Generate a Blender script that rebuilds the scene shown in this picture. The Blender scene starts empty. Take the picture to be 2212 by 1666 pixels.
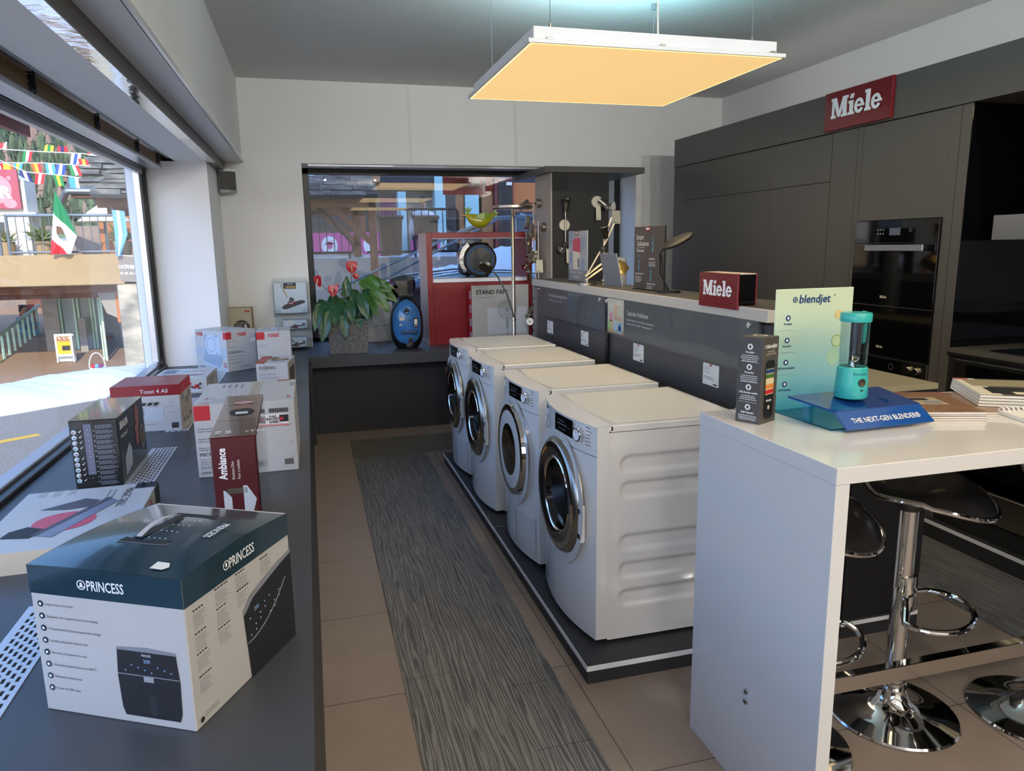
import bpy, bmesh, math, random
from mathutils import Vector, Matrix
random.seed(7)
S = bpy.context.scene
COL = S.collection
PI = math.pi
# ---------------------------------------------------------------- camera
cam = bpy.data.cameras.new('camera'); cam.sensor_width = 36; cam.lens = 36*1577.4/2212; cam.clip_start = .05; cam.clip_end = 4000
cam_ob = bpy.data.objects.new('camera', cam); COL.objects.link(cam_ob)
R_ = Vector((.96383435, -.26612645, -.01414417)); U_ = Vector((.0632966, .17704184, .98216584)); F_ = Vector((.2588762, .94754045, -.1874839))
cam_ob.matrix_world = Matrix(((R_.x, U_.x, -F_.x, 0), (R_.y, U_.y, -F_.y, 0), (R_.z, U_.z, -F_.z, 1.5616), (0, 0, 0, 1)))
S.camera = cam_ob
# ---------------------------------------------------------------- world, sun, exposure
S.view_settings.view_transform = 'Standard'; S.view_settings.look = 'None'; S.view_settings.gamma = 1; S.view_settings.use_curve_mapping = False
S.view_settings.exposure = 1.0
w = bpy.data.worlds.new('sky'); S.world = w; w.use_nodes = True
bg = w.node_tree.nodes['Background']
sky = w.node_tree.nodes.new('ShaderNodeTexSky'); sky.sky_type = 'PREETHAM'; sky.turbidity = 2.6
SUN = Vector((.05, -.86, .46)).normalized()
sky.sun_direction = SUN
tint = w.node_tree.nodes.new('ShaderNodeMix'); tint.data_type = 'RGBA'; tint.blend_type = 'MULTIPLY'; tint.inputs[0].default_value = 1; tint.inputs[7].default_value = (.84, 1.02, 1.22, 1)
w.node_tree.links.new(sky.outputs[0], tint.inputs[6]); w.node_tree.links.new(tint.outputs[2], bg.inputs[0]); bg.inputs[1].default_value = 1.7
sl = bpy.data.lights.new('sun', 'SUN'); sl.energy = 2.3; sl.angle = .009; sl.color = (1, .88, .70)
so = bpy.data.objects.new('sun', sl); COL.objects.link(so); so.rotation_euler = SUN.to_track_quat('Z', 'Y').to_euler(); so.location = (0, -3, 12)
SPOT = 54               # watts of each unseen spot added to brighten the far wall
PANEL_EMIT = .42        # what the glowing ceiling panels give off
FILL_DOWN = 16                # watts of each round fill lamp added behind the camera
PANEL_W = 6.5              # watts each ceiling panel sends down
UPLIGHT = 14               # watts each ceiling panel sends up to the ceiling
TOP_FILL = 45                # watts of the fill light added above the tall cabinets
# ---------------------------------------------------------------- materials
def lin(h):
    c = [int(h[i:i+2], 16)/255 for i in (0, 2, 4)]
    return [x/12.92 if x <= .04045 else ((x+.055)/1.055)**2.4 for x in c]
MATS = {}
def M(name, hexc='808080', rough=.5, metal=0., var=.05, scale=18., bump=0., spec=.5, coat=0., emit=0., bscale=None, stretch=None):
    if name in MATS: return MATS[name]
    m = bpy.data.materials.new(name); m.use_nodes = True; nt = m.node_tree; n = nt.nodes; b = n['Principled BSDF']
    c = lin(hexc)
    tc = n.new('ShaderNodeTexCoord'); no = n.new('ShaderNodeTexNoise'); no.inputs['Scale'].default_value = scale; no.inputs['Detail'].default_value = 4
    if stretch:
        mp = n.new('ShaderNodeMapping'); mp.inputs['Scale'].default_value = stretch; nt.links.new(tc.outputs['Object'], mp.inputs[0]); nt.links.new(mp.outputs[0], no.inputs['Vector'])
    else: nt.links.new(tc.outputs['Object'], no.inputs['Vector'])
    mx = n.new('ShaderNodeMix'); mx.data_type = 'RGBA'
    mx.inputs[6].default_value = [min(1, x*(1-var)) for x in c]+[1]; mx.inputs[7].default_value = [min(1, x*(1+var)) for x in c]+[1]
    nt.links.new(no.outputs['Fac'], mx.inputs[0]); nt.links.new(mx.outputs[2], b.inputs['Base Color'])
    b.inputs['Roughness'].default_value = rough; b.inputs['Metallic'].default_value = metal
    b.inputs['Specular IOR Level'].default_value = spec; b.inputs['Coat Weight'].default_value = coat; b.inputs['Coat Roughness'].default_value = .06
    if bump:
        bp = n.new('ShaderNodeBump'); bp.inputs['Strength'].default_value = bump; bp.inputs['Distance'].default_value = .01
        n2 = n.new('ShaderNodeTexNoise'); n2.inputs['Scale'].default_value = bscale or scale*4; n2.inputs['Detail'].default_value = 5
        nt.links.new(tc.outputs['Object'], n2.inputs['Vector']); nt.links.new(n2.outputs['Fac'], bp.inputs['Height']); nt.links.new(bp.outputs[0], b.inputs['Normal'])
    if emit:
        nt.links.new(mx.outputs[2], b.inputs['Emission Color']); b.inputs['Emission Strength'].default_value = emit
    MATS[name] = m; return m
def glassM(name, tint=(1, 1, 1), ior=1.45, rough=0., gl=1.):
    if name in MATS: return MATS[name]
    m = bpy.data.materials.new(name); m.use_nodes = True; nt = m.node_tree; n = nt.nodes
    for x in list(n):
        if x.type != 'OUTPUT_MATERIAL': n.remove(x)
    t = n.new('ShaderNodeBsdfTransparent'); t.inputs[0].default_value = (*tint, 1)
    g = n.new('ShaderNodeBsdfGlossy'); g.inputs['Roughness'].default_value = rough; g.inputs[0].default_value = (1, 1, 1, 1)
    lw = n.new('ShaderNodeLayerWeight'); lw.inputs[0].default_value = .5; pw = n.new('ShaderNodeMath'); pw.operation = 'POWER'; pw.inputs[1].default_value = 5
    f0 = ((ior-1)/(ior+1))**2; f = n.new('ShaderNodeMath'); f.operation = 'MULTIPLY_ADD'; f.inputs[1].default_value = (1-f0)*gl; f.inputs[2].default_value = f0*gl
    nt.links.new(lw.outputs['Facing'], pw.inputs[0]); nt.links.new(pw.outputs[0], f.inputs[0])
    mx = n.new('ShaderNodeMixShader')
    nt.links.new(f.outputs[0], mx.inputs[0]); nt.links.new(t.outputs[0], mx.inputs[1]); nt.links.new(g.outputs[0], mx.inputs[2]); nt.links.new(mx.outputs[0], n['Material Output'].inputs[0])
    MATS[name] = m; return m
def ramp_mat(name, kind, c1, c2, sc, rough=.6, stretch=(1, 1, 1), dist=2., bump=0., lo=.35, hi=.65, detail=3.):
    if name in MATS: return MATS[name]
    m = bpy.data.materials.new(name); m.use_nodes = True; nt = m.node_tree; n = nt.nodes; b = n['Principled BSDF']
    tc = n.new('ShaderNodeTexCoord'); mp = n.new('ShaderNodeMapping'); mp.inputs['Scale'].default_value = stretch
    if kind == 'wave':
        t = n.new('ShaderNodeTexWave'); t.bands_direction = 'X'; t.inputs['Scale'].default_value = sc; t.inputs['Distortion'].default_value = dist; t.inputs['Detail'].default_value = detail; t.inputs['Detail Scale'].default_value = 1.4
    elif kind == 'voronoi':
        t = n.new('ShaderNodeTexVoronoi'); t.inputs['Scale'].default_value = sc
    else:
        t = n.new('ShaderNodeTexNoise'); t.inputs['Scale'].default_value = sc; t.inputs['Detail'].default_value = 7; t.inputs['Distortion'].default_value = dist*.1
    r = n.new('ShaderNodeValToRGB'); r.color_ramp.elements[0].position = lo; r.color_ramp.elements[1].position = hi
    r.color_ramp.elements[0].color = (*lin(c1), 1); r.color_ramp.elements[1].color = (*lin(c2), 1)
    nt.links.new(tc.outputs['Object'], mp.inputs[0]); nt.links.new(mp.outputs[0], t.inputs['Vector']); nt.links.new(t.outputs[0 if kind != 'noise' else 'Fac'], r.inputs[0]); nt.links.new(r.outputs[0], b.inputs['Base Color'])
    b.inputs['Roughness'].default_value = rough
    if bump:
        bp = n.new('ShaderNodeBump'); bp.inputs['Strength'].default_value = bump; bp.inputs['Distance'].default_value = .02
        nt.links.new(r.outputs[0], bp.inputs['Height']); nt.links.new(bp.outputs[0], b.inputs['Normal'])
    MATS[name] = m; return m
def brick_mat(name, c1, c2, mortar, w_, h_, off=(0, 0, 0), rough=.6, ms=.004, offset=0., spec=.4, rot=(0, 0, 0), noise=.12):
    m = bpy.data.materials.new(name); m.use_nodes = True; nt = m.node_tree; n = nt.nodes; b = n['Principled BSDF']
    tc = n.new('ShaderNodeTexCoord'); mp = n.new('ShaderNodeMapping'); mp.inputs['Location'].default_value = off; mp.inputs['Rotation'].default_value = rot
    t = n.new('ShaderNodeTexBrick'); t.offset = offset; t.inputs['Scale'].default_value = 1; t.inputs['Mortar Size'].default_value = ms; t.inputs['Brick Width'].default_value = w_; t.inputs['Row Height'].default_value = h_
    t.inputs['Color1'].default_value = (*lin(c1), 1); t.inputs['Color2'].default_value = (*lin(c2), 1); t.inputs['Mortar'].default_value = (*lin(mortar), 1); t.inputs['Mortar Smooth'].default_value = .3
    no = n.new('ShaderNodeTexNoise'); no.inputs['Scale'].default_value = 6; no.inputs['Detail'].default_value = 8
    r = n.new('ShaderNodeMapRange'); r.inputs[3].default_value = 1-noise; r.inputs[4].default_value = 1+noise
    mu = n.new('ShaderNodeVectorMath'); mu.operation = 'SCALE'
    nt.links.new(tc.outputs['Object'], mp.inputs[0]); nt.links.new(mp.outputs[0], t.inputs['Vector']); nt.links.new(tc.outputs['Object'], no.inputs['Vector']); nt.links.new(no.outputs['Fac'], r.inputs[0])
    nt.links.new(t.outputs[0], mu.inputs[0]); nt.links.new(r.outputs[0], mu.inputs['Scale']); nt.links.new(mu.outputs[0], b.inputs['Base Color'])
    b.inputs['Roughness'].default_value = rough; b.inputs['Specular IOR Level'].default_value = spec
    MATS[name] = m; return m
# ---------------------------------------------------------------- mesh builder
def frame(o, u, v):
    o, u, v = Vector(o), Vector(u).normalized(), Vector(v).normalized(); n = u.cross(v)
    return Matrix(((u.x, v.x, n.x, o.x), (u.y, v.y, n.y, o.y), (u.z, v.z, n.z, o.z), (0, 0, 0, 1)))
def faces_of(w_, d_, h_):                  # face frames of a carton w x d x h standing on z=0, lower-left corner of each face
    return dict(front=frame((-w_/2, -d_/2, 0), (1, 0, 0), (0, 0, 1)), right=frame((w_/2, -d_/2, 0), (0, 1, 0), (0, 0, 1)), left=frame((-w_/2, d_/2, 0), (0, -1, 0), (0, 0, 1)),
                back=frame((w_/2, d_/2, 0), (-1, 0, 0), (0, 0, 1)), top=frame((-w_/2, -d_/2, h_), (1, 0, 0), (0, 1, 0)))
TXT = {}
class MB:
    def __init__(s): s.v = []; s.f = []; s.mi = []; s.mats = []; s.T = Matrix.Identity(4)
    def idx(s, m):
        if isinstance(m, str): m = MATS[m]
        if m not in s.mats: s.mats.append(m)
        return s.mats.index(m)
    def add(s, vs, fs, mat, F=None):
        T = s.T @ F if F is not None else s.T; o = len(s.v); i = s.idx(mat)
        s.v += [tuple(T @ Vector(p)) for p in vs]; s.f += [tuple(a+o for a in f) for f in fs]; s.mi += [i]*len(fs); return s
    def box(s, x0, x1, y0, y1, z0, z1, mat, bev=0., seg=1, F=None):
        if not bev:
            vs = [(x, y, z) for z in (z0, z1) for y in (y0, y1) for x in (x0, x1)]
            return s.add(vs, [(0, 2, 3, 1), (4, 5, 7, 6), (0, 1, 5, 4), (2, 6, 7, 3), (0, 4, 6, 2), (1, 3, 7, 5)], mat, F)
        bm = bmesh.new(); bmesh.ops.create_cube(bm, size=1)
        for v in bm.verts: v.co = Vector(((x0+x1)/2+v.co.x*(x1-x0), (y0+y1)/2+v.co.y*(y1-y0), (z0+z1)/2+v.co.z*(z1-z0)))
        bmesh.ops.bevel(bm, geom=bm.edges[:], offset=bev, segments=seg, profile=.5, affect='EDGES')
        bm.verts.index_update(); s.add([v.co[:] for v in bm.verts], [[v.index for v in f.verts] for f in bm.faces], mat, F); bm.free(); return s
    def poly(s, pts, mat, F=None): return s.add(pts, [tuple(range(len(pts)))], mat, F)
    def rect(s, F, x0, x1, y0, y1, mat, z=.0008): return s.add([(x0, y0, z), (x1, y0, z), (x1, y1, z), (x0, y1, z)], [(0, 1, 2, 3)], mat, F)
    def shape(s, F, pts, mat, z=.0008): return s.add([(x, y, z) for x, y in pts], [tuple(range(len(pts)))], mat, F)
    def prism(s, F, pts, mat, z0=0., z1=.01):     # extruded outline
        n = len(pts); vs = [(x, y, z0) for x, y in pts]+[(x, y, z1) for x, y in pts]
        return s.add(vs, [tuple(range(n-1, -1, -1)), tuple(range(n, 2*n))]+[(i, (i+1) % n, n+(i+1) % n, n+i) for i in range(n)], mat, F)
    def ell(s, F, cx, cy, rx, ry, mat, z=.001, n=24): return s.shape(F, [(cx+rx*math.cos(2*PI*i/n), cy+ry*math.sin(2*PI*i/n)) for i in range(n)], mat, z)
    def ring(s, F, cx, cy, r0, r1, mat, z=.001, n=28, a0=0., a1=2*PI, ky=1.):
        cl = abs(a1-a0-2*PI) < 1e-6; k = n if cl else n+1; vs = []
        for i in range(k):
            a = a0+(a1-a0)*i/n; vs += [(cx+r0*math.cos(a), cy+ky*r0*math.sin(a), z), (cx+r1*math.cos(a), cy+ky*r1*math.sin(a), z)]
        fs = [(2*i, 2*i+1, (2*i+3) % (2*k), (2*i+2) % (2*k)) for i in range(n)]
        return s.add(vs, fs, mat, F)
    def text(s, F, t, x, y, size, mat, al='L', sx=1., bold=0., z=.0012, sy=1., shear=0.):
        k = (t, bold, shear)
        if k not in TXT:
            c = bpy.data.curves.new('t', 'FONT'); c.body = t; c.size = 1; c.resolution_u = 2; c.offset = bold; c.shear = shear
            o = bpy.data.objects.new('t', c); me = bpy.data.meshes.new_from_object(o)
            TXT[k] = ([tuple(v.co) for v in me.vertices], [tuple(p.vertices) for p in me.polygons]); bpy.data.objects.remove(o); bpy.data.meshes.remove(me); bpy.data.curves.remove(c)
        vs, fs = TXT[k]
        if not vs: return s
        x0 = min(v[0] for v in vs); x1 = max(v[0] for v in vs); off = {'L': x0, 'C': (x0+x1)/2, 'R': x1}[al]
        return s.add([(x+(a-off)*size*sx, y+b*size*sy, z) for a, b, c in vs], fs, mat, F)
    def lines(s, F, x, y, w_, n, pitch, th, mat, rag=.35, z=.001, al='L'):   # tiny unreadable print
        for i in range(n):
            ww = w_*(1-rag*random.random()); yy = y-i*pitch; xx = x
            while xx < x+ww:
                l = min(random.uniform(.03, .09)*w_+th, x+ww-xx)
                sh = (w_-ww)/2 if al == 'C' else 0
                s.rect(F, xx+sh, xx+l+sh, yy, yy+th, mat, z); xx += l+th*.9
        return s
    def tube(s, path, r, mat, n=8, closed=False, caps=True, F=None):
        P = [Vector(p) for p in path]; k = len(P); rs = r if isinstance(r, (list, tuple)) else [r]*k; vs = []; up = None
        for i in range(k):
            if closed: d = (P[(i+1) % k]-P[i-1])
            else: d = (P[min(i+1, k-1)]-P[max(i-1, 0)])
            d.normalize()
            if up is None: up = d.orthogonal().normalized()
            else:
                up = up-d*up.dot(d)
                up = up.normalized() if up.length > 1e-6 else d.orthogonal().normalized()
            q = d.cross(up)
            for j in range(n):
                a = 2*PI*j/n; vs.append(tuple(P[i]+(up*math.cos(a)+q*math.sin(a))*rs[i]))
        fs = []
        for i in range(k if closed else k-1):
            for j in range(n):
                a, b = i*n+j, i*n+(j+1) % n; c, d2 = ((i+1) % k)*n+(j+1) % n, ((i+1) % k)*n+j; fs.append((a, b, c, d2))
        if caps and not closed: fs += [tuple(range(n-1, -1, -1)), tuple(range((k-1)*n, k*n))]
        return s.add(vs, fs, mat, F)
    def lathe(s, prof, mat, n=32, F=None, sx=1., sy=1., cap=True):
        vs = []; fs = []; k = len(prof)
        for r, z in prof:
            for j in range(n): a = 2*PI*j/n; vs.append((r*math.cos(a)*sx, r*math.sin(a)*sy, z))
        for i in range(k-1):
            for j in range(n): fs.append((i*n+j, i*n+(j+1) % n, (i+1)*n+(j+1) % n, (i+1)*n+j))
        if cap and prof[0][0] > 1e-5: fs.append(tuple(range(n-1, -1, -1)))
        if cap and prof[-1][0] > 1e-5: fs.append(tuple(range((k-1)*n, k*n)))
        return s.add(vs, fs, mat, F)
    def grid(s, fn, nu, nv, mat, F=None, cu=False):
        vs = [fn(i/nu, j/nv) for i in range(nu+1) for j in range(nv+1)]
        return s.add(vs, [(i*(nv+1)+j, (i+1)*(nv+1)+j, (i+1)*(nv+1)+j+1, i*(nv+1)+j+1) for i in range(nu) for j in range(nv)], mat, F)
    def build(s, name, parent=None, loc=None, rot=None, sharp=35, **props):
        me = bpy.data.meshes.new(name); me.from_pydata(s.v, [], s.f)
        for m in s.mats: me.materials.append(m)
        me.polygons.foreach_set('material_index', s.mi); me.polygons.foreach_set('use_smooth', [True]*len(s.f))
        me.validate(); me.update(); me.set_sharp_from_angle(angle=math.radians(sharp))
        o = bpy.data.objects.new(name, me); COL.objects.link(o)
        if parent: o.parent = parent
        if loc: o.location = loc
        if rot is not None: o.rotation_euler = rot if isinstance(rot, (tuple, list)) else (0, 0, rot)
        for k, v in props.items(): o[k] = v
        return o
def thing(name, label, cat, loc=(0, 0, 0), rot=0., group=None):
    o = bpy.data.objects.new(name, None); COL.objects.link(o); o.empty_display_size = .1; o.location = loc
    o.rotation_euler = rot if isinstance(rot, tuple) else (0, 0, rot); o['label'] = label; o['category'] = cat
    if group: o['group'] = group
    return o
def copy_tree(o, parent=None):
    c = o.copy(); COL.objects.link(c)
    if parent: c.parent = parent
    for ch in list(o.children): copy_tree(ch, c)
    return c
def slab_word(mb, F, h, mat, z=.002, t=.003):     # the slab-serif appliance wordmark, cap height h, starts at the frame origin
    G = lambda x: F @ Matrix.Translation((x*h, 0, 0)); cnt = [0]
    def tt(): cnt[0] += 1; return z+t+cnt[0]*.0012*h
    def rc(x, a, b, c, d): mb.box(a*h, b*h, c*h, d*h, z, tt(), mat, F=G(x))
    def pg(x, pts): mb.prism(G(x), [(a*h, b*h) for a, b in pts], mat, z, tt())
    # M
    rc(0, .07, .23, .1, .9); rc(0, .0, .36, 0, .13); rc(0, .0, .22, .87, 1); rc(0, .88, 1.14, .1, .9); rc(0, .78, 1.24, 0, .13); rc(0, 1.0, 1.24, .87, 1)
    pg(0, [(.1, 1), (.36, 1), (.68, .12), (.52, .04)]); pg(0, [(.52, .04), (.68, .04), (1.08, 1), (.86, 1)])
    def stem(x, top): rc(x, .08, .31, .1, top); rc(x, 0, .4, 0, .13); rc(x, 0, .2, top-.13, top)
    stem(1.3, .68); pg(1.3, [(.07, .78), (.28, .78), (.36, 1.0), (.15, 1.0)])
    def e(x):
        zt = tt(); n = 30; a0 = math.radians(-28); a1 = math.radians(-360); P = []
        for i in range(n+1):
            a = a0+(a1-a0)*i/n; P.append((a, i/n))
        vs = []; c = (.33, .345)
        for a, q in P: vs += [((c[0]+.335*math.cos(a))*h, (c[1]+.36*math.sin(a))*h, zt), ((c[0]+.125*math.cos(a))*h, (c[1]+.2*math.sin(a))*h, zt)]
        mb.add(vs, [(2*i, 2*i+2, 2*i+3, 2*i+1) for i in range(n)], mat, G(x)); rc(x, .2, .66, .3, .42)
    e(1.74); stem(2.45, 1.0); e(2.9)
    return 3.57*h
# ---------------------------------------------------------------- palette
M('wall_paint', 'f0efec', .75, var=.02, scale=3, bump=.05, bscale=160); M('ceiling_paint', 'd8d8d6', .85, var=.02, bump=.35, bscale=55); M('white_gloss', 'e4e4e4', .22, var=.01, coat=.3); M('stain', 'b39b84', .8, var=.2)
M('laminate', '424448', .42, var=.03, scale=60); M('laminate_dark', '2d2e31', .5, var=.05); M('seam', '1c1d1f', .8); M('black_frame', '17181a', .35); M('alu', 'b9bcc0', .3, .9, var=.03); M('steel', 'a9a59d', .28, 1., var=.04, stretch=(1, 1, 30)); M('chrome', 'd8d8d8', .06, 1., var=.01); M('nickel', 'b3aa9c', .26, 1., var=.02); M('foil', 'd9dee0', .07, 1., bump=.25, bscale=9)
M('appliance_white', 'dddcd9', .16, var=.006, coat=.5); M('appliance_top', 'dddbd3', .3, var=.01); M('black_gloss', '0b0b0d', .05, var=.02); M('door_smoke', '1c1c20', .08, var=.05, coat=.6); M('black', '141416', .45); M('print_black', '1d1e22', .6); M('print_grey', '80848c', .7); M('white', 'e9ecef', .5, var=.01); M('paper', 'e4e2db', .65, var=.02); M('grey_plastic', '9a9da1', .4)
M('red', '881720', .35, var=.03); M('red_print', 'c01f2b', .5); M('red_sign', '78101b', .12, var=.02, coat=.4); M('cab', '5a5650', .42, var=.03, scale=5); M('cab_gap', '141312', .8); M('worktop_olive', 'a39a7d', .35, var=.03); M('panel_light', 'f8d08c', .6, var=.03, scale=3, emit=PANEL_EMIT); M('panel_edge', 'fff0b0', .5, emit=.9); M('fill_downlight', 'fff2dd', .5, emit=9)
M('leather', '121214', .38, var=.08, bump=.12, bscale=140, coat=.15); M('navy', '1b3540', .2, var=.05, coat=.5, stretch=(1, 6, 1), scale=8); M('carton_white', 'b9b8b6', .45, var=.015, bump=.02, coat=.15); M('carton_brown', 'b9a184', .8, var=.06); M('gold', 'b29455', .28, .75, var=.03); M('teal', '35b3b0', .3, coat=.2); M('deep_blue', '14387e', .08, var=.03, coat=.6); M('print_navy', '1d3f77', .5); M('tag', 'd8d0ba', .6)
GLASS = glassM('window_glass', (.97, .985, .98), 1.5, gl=.28); GLASS_REAR = glassM('window_glass_rear', (.97, .985, .98), 1.5, gl=1.); ACR = glassM('clear_acrylic', (.93, .95, .96), 1.3); SMOKE = glassM('porthole_glass', (.42, .46, .5), 1.5); JAR = glassM('jar_glass', (.86, .9, .92), 1.35); BLUEACR = glassM('blue_acrylic', (.42, .80, .92), 1.45)
brick_mat('floor_tiles', '8f8175', '8a7c70', '4f4740', .6, .61, (-.25, -.547, 0), .42, .0025, noise=.16)
ramp_mat('carpet_grain', 'wave', '4a4b4d', '7b7a77', 24, .5, (1, .06, 1), 14., .15, .1, .9, 4)
ramp_mat('carpet_grain_cross', 'wave', '4a4841', '757167', 22, .8, (.10, 1, 1), 10., .15, .1, .9, 4)
MATS['carpet_grain_cross'].node_tree.nodes['Wave Texture'].bands_direction = 'Y'
M('chalk_white', 'f2f4f6', .6, var=.005); M('grille', 'c9cdd2', .4, .3); M('plastic_blue', '3a74b4', .18, var=.02, coat=.5); brick_mat('wicker', 'a3a29e', '75746f', '242322', .013, .0065, (0, 0, 0), .7, .0014, .5, rot=(PI/2, 0, 0), noise=.2)
def struct(o): o['kind'] = 'structure'; return o
def sbox(name, dims, mat, bev=0.):
    b = MB(); b.box(*dims, mat, bev); return struct(b.build(name))
# ---------------------------------------------------------------- room shell
XC = 3.14
sbox('floor', (-1.27, 4.0, -4.5, 7.2, -.15, 0), 'floor_tiles')
sbox('ceiling', (-1.27, 4.2, -4.5, 7.2, 2.95, 3.2), 'ceiling_paint')
b = MB(); b.box(-1.1, .0, 6.7, 7.2, 0, 2.28, 'wall_paint'); b.box(3.1, 4.2, 6.7, 7.2, 0, 2.28, 'wall_paint'); b.box(-1.27, 4.2, 6.7, 7.2, 2.28, 2.95, 'wall_paint'); b.box(0, 3.1, 6.72, 7.2, 0, .60, 'wall_paint'); struct(b.build('wall_back'))
sbox('wall_right', (4.0, 4.2, -4.5, 6.7, 0, 2.95), 'wall_paint')
sbox('wall_front', (-1.22, 4.0, -4.7, -4.5, 0, 2.95), 'wall_paint')
b = MB(); b.box(-1.22, -1.1, -4.5, 6.0, -.3, .66, 'wall_paint'); b.box(-1.22, -1.1, -4.5, 6.0, 2.36, 2.95, 'wall_paint'); b.box(-1.22, -.67, 5.95, 6.7, 0, 2.2, 'wall_paint'); b.box(-1.225, -1.105, 5.955, 7.2, -.3, 2.4, M('outer_stone', '8f9092', .9, var=.15, scale=5)); b.box(-1.27, -1.1, -4.5, -3.2, 0, 2.4, 'wall_paint'); struct(b.build('wall_left'))
b = MB(); b.box(-1.27, -.475, -4.5, 6.7, 2.28, 2.95, 'wall_paint'); b.box(-.478, -.462, -4.5, 6.7, 2.28, 2.30, 'white_gloss'); struct(b.build('trim_1'))
b = MB(); b.box(-.88, -.667, -4.5, 6.0, 2.2, 2.28, 'wall_paint'); struct(b.build('trim_2'))
b = MB(); b.box(-.672, -.608, -4.5, 4.75, 2.196, 2.2, 'foil'); b.box(-.672, -.608, 4.75, 5.95, 2.196, 2.2, 'white_gloss'); b.box(-.667, -.612, -4.5, 6.68, 2.2, 2.279, 'cab'); struct(b.build('trim_3'))  # dark box is the lower beam's shadowed face, shade put into the colour
# upper storeys and outer skin, out of view; height and overhang set to shade outdoors
M('render_coat', '9a958c', .9, var=.08)
sbox('wall_upper', (-1.22, 8, -9, 7.2, 3.2, 13), 'render_coat')
b = MB(); b.box(4.2, 8, -6, 7.2, -.3, 3.2, 'render_coat'); struct(b.build('wall_neighbour'))
# left shop window
b = MB()
for z0, z1 in ((.7, .722), (2.14, 2.2)): b.box(-1.105, -1.07, -3.2, 5.95, z0, z1, 'black_frame', .003)
b.box(-1.13, -1.08, 5.89, 5.95, .7, 2.2, 'black_frame', .004); b.box(-1.145, -1.10, 5.80, 5.90, .76, 2.15, 'alu', .004); b.box(-1.17, -1.106, -3.2, 5.9, .70, .738, 'alu', .004); b.box(-1.13, -1.07, -3.2, -3.1, .7, 2.2, 'black_frame'); b.box(-1.12, -1.09, -3.2, 5.95, 2.10, 2.15, 'alu')
f = struct(b.build('window_1')); g = MB(); g.box(-1.106, -1.098, -3.15, 5.9, .745, 2.15, GLASS); struct(g.build('pane', f))
# back shop window
b = MB(); b.box(.0, 3.1, 7.08, 7.14, .7016, .745, 'black_frame', .004); b.box(0, 3.1, 7.08, 7.14, 2.225, 2.28, 'black_frame', .004); b.box(0, .055, 7.08, 7.14, .7, 2.28, 'black_frame', .004); b.box(3.045, 3.1, 7.08, 7.14, .7, 2.28, 'black_frame', .004); b.box(2.98, 3.045, 7.09, 7.13, .74, 2.23, 'alu', .003)
f = struct(b.build('window_2')); g = MB(); g.box(.05, 3.05, 7.106, 7.112, .74, 2.23, GLASS_REAR); struct(g.build('pane', f))
b = MB(); b.box(.05, 3.05, 6.74, 6.79, 2.262, 2.281, 'white_gloss', .003); b.box(.35, 3.05, 6.93, 6.95, 2.264, 2.281, 'grey_plastic'); struct(b.build('trim_4'))
# venetian blind drawn up in the slot over the left window
bl = thing('venetian_blind', 'dark slatted blind drawn up above the left shop window', 'blind', (-1.0, 1.4, 2.16))
b = MB()
for k in range(11): b.box(-.045, .035, -4.4, 4.49, .0+k*.0065, .0035+k*.0065, 'slat' if 'slat' in MATS else M('slat', 'b3966b', .3, .3), F=Matrix.Rotation(0, 4, 'Y'))
b.build('slats', bl)
b = MB(); b.box(-.05, .04, -4.4, 4.49, -.024, -.002, 'alu', .003); b.build('bottom_rail', bl)
b = MB(); b.box(.075, .1, -4.4, 4.5, .055, .135, 'grey_plastic', .004); b.box(-.05, .1, -4.4, 4.5, .135, .17, 'black_frame'); b.build('headrail', bl)
for y in (-2.4, -1.2, 0., 1.0, 1.9, 2.8, 3.7, 4.35):
    b = MB()
    for k in range(9): b.tube([(.036, y-.03+.01*math.sin(k*2), .002+k*.008), (.05, y, .006+k*.008), (.036, y+.03, .0+k*.008)], .0035, 'black', 5)
    b.tube([(.04, y, .07), (.07, y-.02, .1), (.085, y, .13)], .003, 'chrome', 5); b.build('ladder_cord', bl)
# ---------------------------------------------------------------- L-shaped display counter under the windows
dc = thing('display_counter', 'dark grey L-shaped display counter running below both shop windows', 'counter', (0, 0, 0))
b = MB(); b.box(-1.1, -.043, -3.2, 5.949, .6816, .7016, 'laminate'); b.box(-.669, 3.1, 6.08, 6.699, .6816, .7016, 'laminate'); b.box(-.669, -.043, 5.949, 6.08, .6816, .7016, 'laminate'); b.box(.001, 3.099, 6.699, 7.079, .6816, .7016, 'laminate')
F = frame((0, 0, .7016), (1, 0, 0), (0, 1, 0)); b.rect(F, -1.07, -.043, 3.568, 3.5705, 'seam', .0004); b.build('worktop', dc)
b = MB(); b.box(-1.1, -.0435, -3.2, 5.949, 0, .6816, 'laminate_dark'); b.build('side_panel', dc)
b = MB(); b.box(-.043, 3.1, 6.08, 6.1, .607, .6816, 'laminate', .001); b.build('fascia', dc)
b = MB(); b.box(-.0435, 3.1, 6.3, 6.33, 0, .607, 'laminate_dark'); b.box(-.0435, -.02, 5.949, 6.3, 0, .6816, 'laminate_dark'); b.build('kick_panel', dc)
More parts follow.
